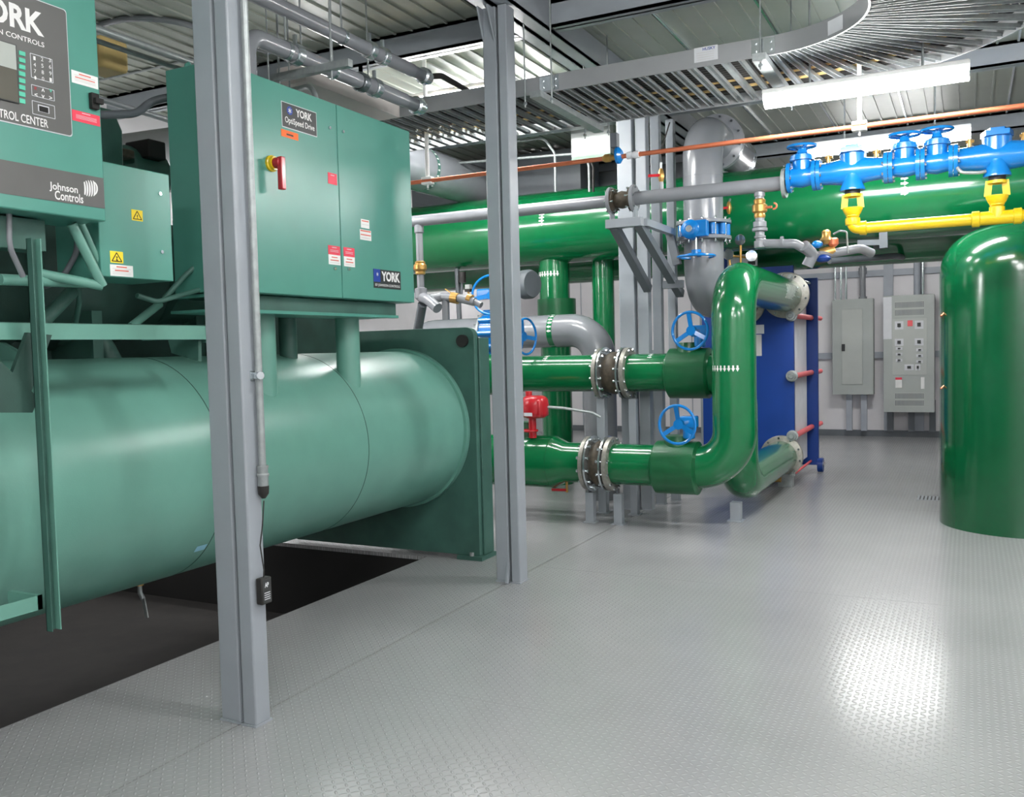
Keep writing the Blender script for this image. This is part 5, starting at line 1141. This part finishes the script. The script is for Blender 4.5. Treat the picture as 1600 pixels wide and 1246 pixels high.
# dark compressor top seen above the small box
ct = thing('starter_housing', at(190, 240, X=-4.4), 'dark teal angular housing seen behind the control panel and above the small box', 'machine housing')
b = MB(); pr = [at(150, 165, X=-4.1), at(178, 172, X=-4.1), at(192, 205, X=-4.1), at(195, 300, X=-4.1), at(150, 300, X=-4.1)]; b.prism([(-4.1, p.y, p.z) for p in pr], (-0.4, 0, 0), TEALD); b.build('end_casting', ct, bevel=0.01)
b = MB(); q = at(235, 240, X=-4.4); b.lathe((-4.5, q.y-0.2, q.z-0.12), (0, 1, 0), [(0, 0.1), (0.05, 0.16), (0.3, 0.16), (0.35, 0.12)], TEALD, n=20); b.box(-4.5, -4.3, q.y-0.1, q.y+0.03, q.z-0.05, q.z+0.06, DARK); b.box(-4.4, -4.3, q.y-0.32, q.y-0.2, q.z-0.08, q.z-0.03, RUST); b.build('fittings', ct, bevel=0.01)
b = MB(); q = at(235, 225, Y=5.2); b.lathe((q.x-0.6, 5.5, q.z-0.05), (1, 0.1, 0), [(0, 0.26), (1.5, 0.26)], ALU, n=40); b.build('air_duct', label='round shiny ribbed air duct glimpsed between the control panel and drive cabinet', cat='duct')

# grey duct and box left of the third column group
q0_, q1_ = at(893, 246, Y=8.9), at(953, 200, Y=8.9)
b = MB(); b.box(q0_.x, q1_.x, 8.9, 9.0, q0_.z, q1_.z+0.05, PANELG); b.box(q0_.x, q1_.x, 8.9, 9.0, q0_.z-0.05, q0_.z, GREEN2)
b.beam((q0_.x+0.1, 8.95, q1_.z+0.05), (q0_.x+0.1, 8.95, ZC), 0.03, 0.03, GALV); b.build('junction_box', label='pale grey box under the cable tray left of the third column group', cat='electrical box')
b = MB(); q0_, q1_ = at(800, 262, Y=9.6), at(890, 215, Y=9.6); b.box(q0_.x-1.6, q1_.x, 9.9, 10.5, 3.42, 3.9, STEELD); b.build('air_duct', label='dark rectangular duct under the roof between second and third columns', cat='duct')
for i, (pts, lab) in enumerate((([(800, 222), (850, 216), (867, 240), (868, 300)], 'thin bright conduit bending down onto the green header, right of the second column'), ([(700, 256), (905, 240)], 'thin straight conduit behind the copper pipe at the second column'), ([(912, 246), (920, 256), (921, 300)], 'left of two thin conduits dropping behind the copper line'), ([(918, 248), (927, 258), (927, 300)], 'right of two thin conduits dropping behind the copper line'))):
    b = MB(); b.tube([at(x, y, Y=8.98) for x, y in pts], 0.014, GALV if i < 3 else RUBB, bend=0.12, n=12); b.build('conduit', label=lab, cat='conduit')

# ------------------------------------------------------------------ conduit and sensor on the near column
xc_, yc_ = -2.630, 2.862
cd = thing('conduit', (xc_, yc_, 0.95), 'pale straight conduit clamped to the near column, with black cable gland at its end', 'conduit')
zk = lambda py, px=400: at(px, py, Y=yc_).z
b = MB(); b.cyl((xc_, yc_, zk(735)), (xc_, yc_, 3.97), 0.0155, GALV, n=20); b.build('pipe', cd)
b = MB(); z0 = zk(745); b.lathe((xc_, yc_, z0), (0, 0, 1), [(-0.045, 0.0215), (0, 0.0225), (0.005, 0.026), (0.012, 0.026), (0.016, 0.022), (0.035, 0.022), (0.04, 0.025), (0.048, 0.025)], GALV, n=20); b.build('fitting', cd)
b = MB(); b.lathe((xc_, yc_, zk(758)), (0, 0, -1), [(0, 0.019), (0.003, 0.024), (0.035, 0.022), (0.055, 0.008)], RUBB, n=20); b.build('cable_gland', cd)
z_ = zk(587); b = MB(); b.lathe((xc_, yc_, z_-0.013), (0, 0, 1), [(0, 0.018), (0, 0.022), (0.026, 0.022), (0.026, 0.018)], ZINC, n=20); b.box(xc_-0.032, xc_-0.018, yc_-0.03, yc_+0.0, z_-0.02, z_+0.02, ZINC); b.cyl((xc_+0.015, yc_-0.015, z_), (xc_+0.03, yc_-0.022, z_), 0.016, ZINC, n=14); b.build('clamp', cd)
sb = thing('sensor_box', (-2.63, 2.86, 0.62), 'small black sensor box hanging by a thin wire on the near column', 'sensor')
(p0_, p1_) = at(394, 940, X=-2.63), at(417, 903, X=-2.63)
ys = 2.84
q0_, q1_ = at(395, 941, Y=ys), at(417, 903, Y=ys)
b = MB(); cx_ = (q0_.x+q1_.x)/2; hw = abs(q1_.x-q0_.x)/2*0.8; b.box(-2.646, -2.612, ys-0.03, ys+0.03, q0_.z, q1_.z, RUBB); b.build('case', sb, bevel=0.006)
b = MB(); b.box(-2.612, -2.6112, ys-0.024, ys+0.024, q0_.z+0.006, q1_.z-0.006, INKD); b.build('label', sb)
lettering('AP', (-2.6105, ys-0.002, q1_.z-0.03), R_, U_, 0.024, 0.02, PAPER, sb, 0.04)
for k in range(4): b = MB(); b.box(-2.6112, -2.6104, ys-0.017, ys+0.017, q0_.z+0.02+k*0.009, q0_.z+0.023+k*0.009, PAPER); b.build('print_line', sb)
b = MB(); b.tube([(xc_, yc_, zk(782)), (xc_-0.004, yc_-0.01, zk(820)), (xc_-0.012, yc_-0.02, zk(850)), (-2.628, ys+0.004, q1_.z+0.03), (-2.628, ys, q1_.z-0.002)], 0.0028, RUBB, bend=0.03, n=8); b.build('wire', sb)

# ------------------------------------------------------------------ electrical panels on the far wall
YP = 15.42
def rect(x0, y0, x1, y1, Y): A, B_ = at(x0, y0, Y=Y), at(x1, y1, Y=Y); return A.x, B_.x, B_.z, A.z
p1 = thing('panelboard', (-1.65, 15.5, 0.7), 'plain grey wall panelboard with a hinged door, next to the heat exchanger', 'electrical panel')
xa_, xb_, za_, zb_ = rect(1300, 469, 1365, 617, YP)
MB().box(xa_, xb_, YP, YB-0.076, za_, zb_, PANELG).build('enclosure', p1, bevel=0.006)
d0, d1, d2, d3 = rect(1315, 484, 1348, 601, YP); MB().box(d0, d1, YP-0.012, YP, d2, d3, PANELH).build('door', p1, bevel=0.005)
l0, l1, l2, l3 = rect(1315.5, 538, 1320.5, 549, YP); MB().box(l0, l1, YP-0.03, YP-0.012, l2, l3, INKD).build('latch', p1, bevel=0.003)
p2 = thing('switchboard', (-0.8, 15.3, 0.5), 'grey distribution board with breakers and vents on the far wall, left of the tank', 'electrical panel')
YQ = 15.25
xa_, xb_, za_, zb_ = rect(1380, 463, 1460, 645, YQ)
MB().box(xa_, xb_, YQ, YB-0.076, za_, zb_, PANELG).build('enclosure', p2, bevel=0.006)
def q2r(fx0, fy0, fx1, fy1): return xa_+(xb_-xa_)*fx0, xa_+(xb_-xa_)*fx1, zb_-(zb_-za_)*fy1, zb_-(zb_-za_)*fy0
def vent(fy0, fy1, dark):
    x0_, x1_, z0_, z1_ = q2r(0.23, fy0, 0.8, fy1); b = MB(); b.box(x0_, x1_, YQ-0.004, YQ, z0_, z1_, PANELH); n = 22
    for k in range(n):
        xx = x0_+(x1_-x0_)*(k+0.25)/n
        for j in (0, 1):
            zz0 = z0_+(z1_-z0_)*(0.06+0.5*j); zz1 = z0_+(z1_-z0_)*(0.44+0.5*j); b.box(xx, xx+(x1_-x0_)*0.022, YQ-0.0055, YQ-0.004, zz0, zz1, STEELD)
    b.build('vent', p2)
vent(0.05, 0.18, 0); vent(0.83, 0.95, 1)
x0_, x1_, z0_, z1_ = q2r(0.18, 0.2, 0.86, 0.68); MB().box(x0_, x1_, YQ-0.006, YQ, z0_, z1_, PANELH).build('breaker_cover', p2, bevel=0.002)
for fx, fy, w_, h_ in ((0.23, 0.22, 0.17, 0.07), (0.62, 0.22, 0.17, 0.07), (0.23, 0.37, 0.17, 0.06), (0.62, 0.37, 0.17, 0.06), (0.25, 0.44, 0.13, 0.025), (0.65, 0.455, 0.13, 0.025), (0.25, 0.49, 0.13, 0.025), (0.65, 0.505, 0.13, 0.025), (0.25, 0.54, 0.13, 0.025), (0.65, 0.555, 0.13, 0.025), (0.42, 0.59, 0.18, 0.05), (0.63, 0.59, 0.1, 0.05)):
    x0_, x1_, z0_, z1_ = q2r(fx, fy, fx+w_, fy+h_); b = MB(); b.box(x0_, x1_, YQ-0.012, YQ-0.006, z0_, z1_, PAPER); xm_ = (x0_+x1_)/2; b.box(xm_-(x1_-x0_)*0.2, xm_+(x1_-x0_)*0.2, YQ-0.03, YQ-0.012, z0_+(z1_-z0_)*0.3, z1_-(z1_-z0_)*0.25, INKD); b.build('breaker', p2)
x0_, x1_, z0_, z1_ = q2r(0.0, 0.01, 0.17, 0.37); MB().box(x0_, x1_, YQ-0.003, YQ, z0_, z1_, PAPER).build('notice_sheet', p2)
for fx, fy, w_, h_, mm in ((0.24, 0.7, 0.13, 0.09, WHITE), (0.74, 0.7, 0.07, 0.1, WHITE), (0.24, 0.7, 0.13, 0.02, REDST), (0.48, 0.215, 0.1, 0.05, PINK)):
    x0_, x1_, z0_, z1_ = q2r(fx, fy, fx+w_, fy+h_); MB().box(x0_, x1_, YQ-0.009 if mm != REDST else YQ-0.0095, YQ-0.0 if mm != REDST else YQ-0.009, z0_, z1_, mm).build('label', p2)
x0_, x1_, z0_, z1_ = q2r(0.1, 1.0, 0.95, 1.05)
b = MB()
for px in (1327, 1350, 1391, 1424, 1457):
    xx = at(px, 640, Y=15.55).x; b = MB(); b.box(xx-0.045, xx+0.045, 15.53, YB-0.076, 0.1, 0.9 if px < 1370 else 0.6, STEELD if px > 1370 else STUD); b.build('wall_strut', label='short grey channel under the %s' % {1327: 'plain panelboard, left one', 1350: 'plain panelboard, right one', 1391: 'switchboard, left one', 1424: 'switchboard, middle one', 1457: 'switchboard, right one by the tank'}[px], cat='strut')
for i, (px, r_, m_) in enumerate(((1305, 0.016, ZINC), (1314, 0.016, ZINC), (1322, 0.016, ZINC), (1348, 0.045, GREY), (1442, 0.022, ZINC), (1433, 0.05, STUD))):
    xx = at(px, 440, Y=15.56).x; z0_ = at(px, 468, Y=YP).z-0.01
    b = MB(); b.cyl((xx, 15.56, z0_), (xx, 15.56, 3.3), r_, m_, n=14)
    if r_ == 0.045: b.cyl((xx, 15.56, z0_+0.42), (xx, 15.56, z0_+0.52), 0.062, GREY, n=14); b.cyl((xx, 15.56, z0_), (xx, 15.56, z0_+0.06), 0.062, GREY, n=14)
    b.build('conduit', label='vertical conduit on the far wall, %s' % ('leftmost of three thin bright ones above the panelboard', 'middle of three thin bright ones above the panelboard', 'rightmost of three thin bright ones above the panelboard', 'thick grey one entering the panelboard', 'thin bright one entering the switchboard', 'thick pale one above the switchboard')[i], cat='conduit')
b = MB(); x0_, x1_, z0_, z1_ = rect(1330, 396, 1404, 378, 15.3); b.box(x0_, x1_, 15.3, 15.6, min(z0_, z1_), max(z0_, z1_), WHITE); b.box(x0_, x1_, 15.29, 15.6, min(z0_, z1_)-0.04, min(z0_, z1_), GREEN2); b.build('wall_box', label='white wall box high on the far wall above the panels', cat='box')
x0_, x1_, z0_, z1_ = rect(1448, 396, 1460, 392, 15.6); MB().box(x0_, x1_, 15.6, YB-0.013, z0_, z1_, REDST).build('wall_label', label='tiny red label on the far wall left of the tank', cat='sign')
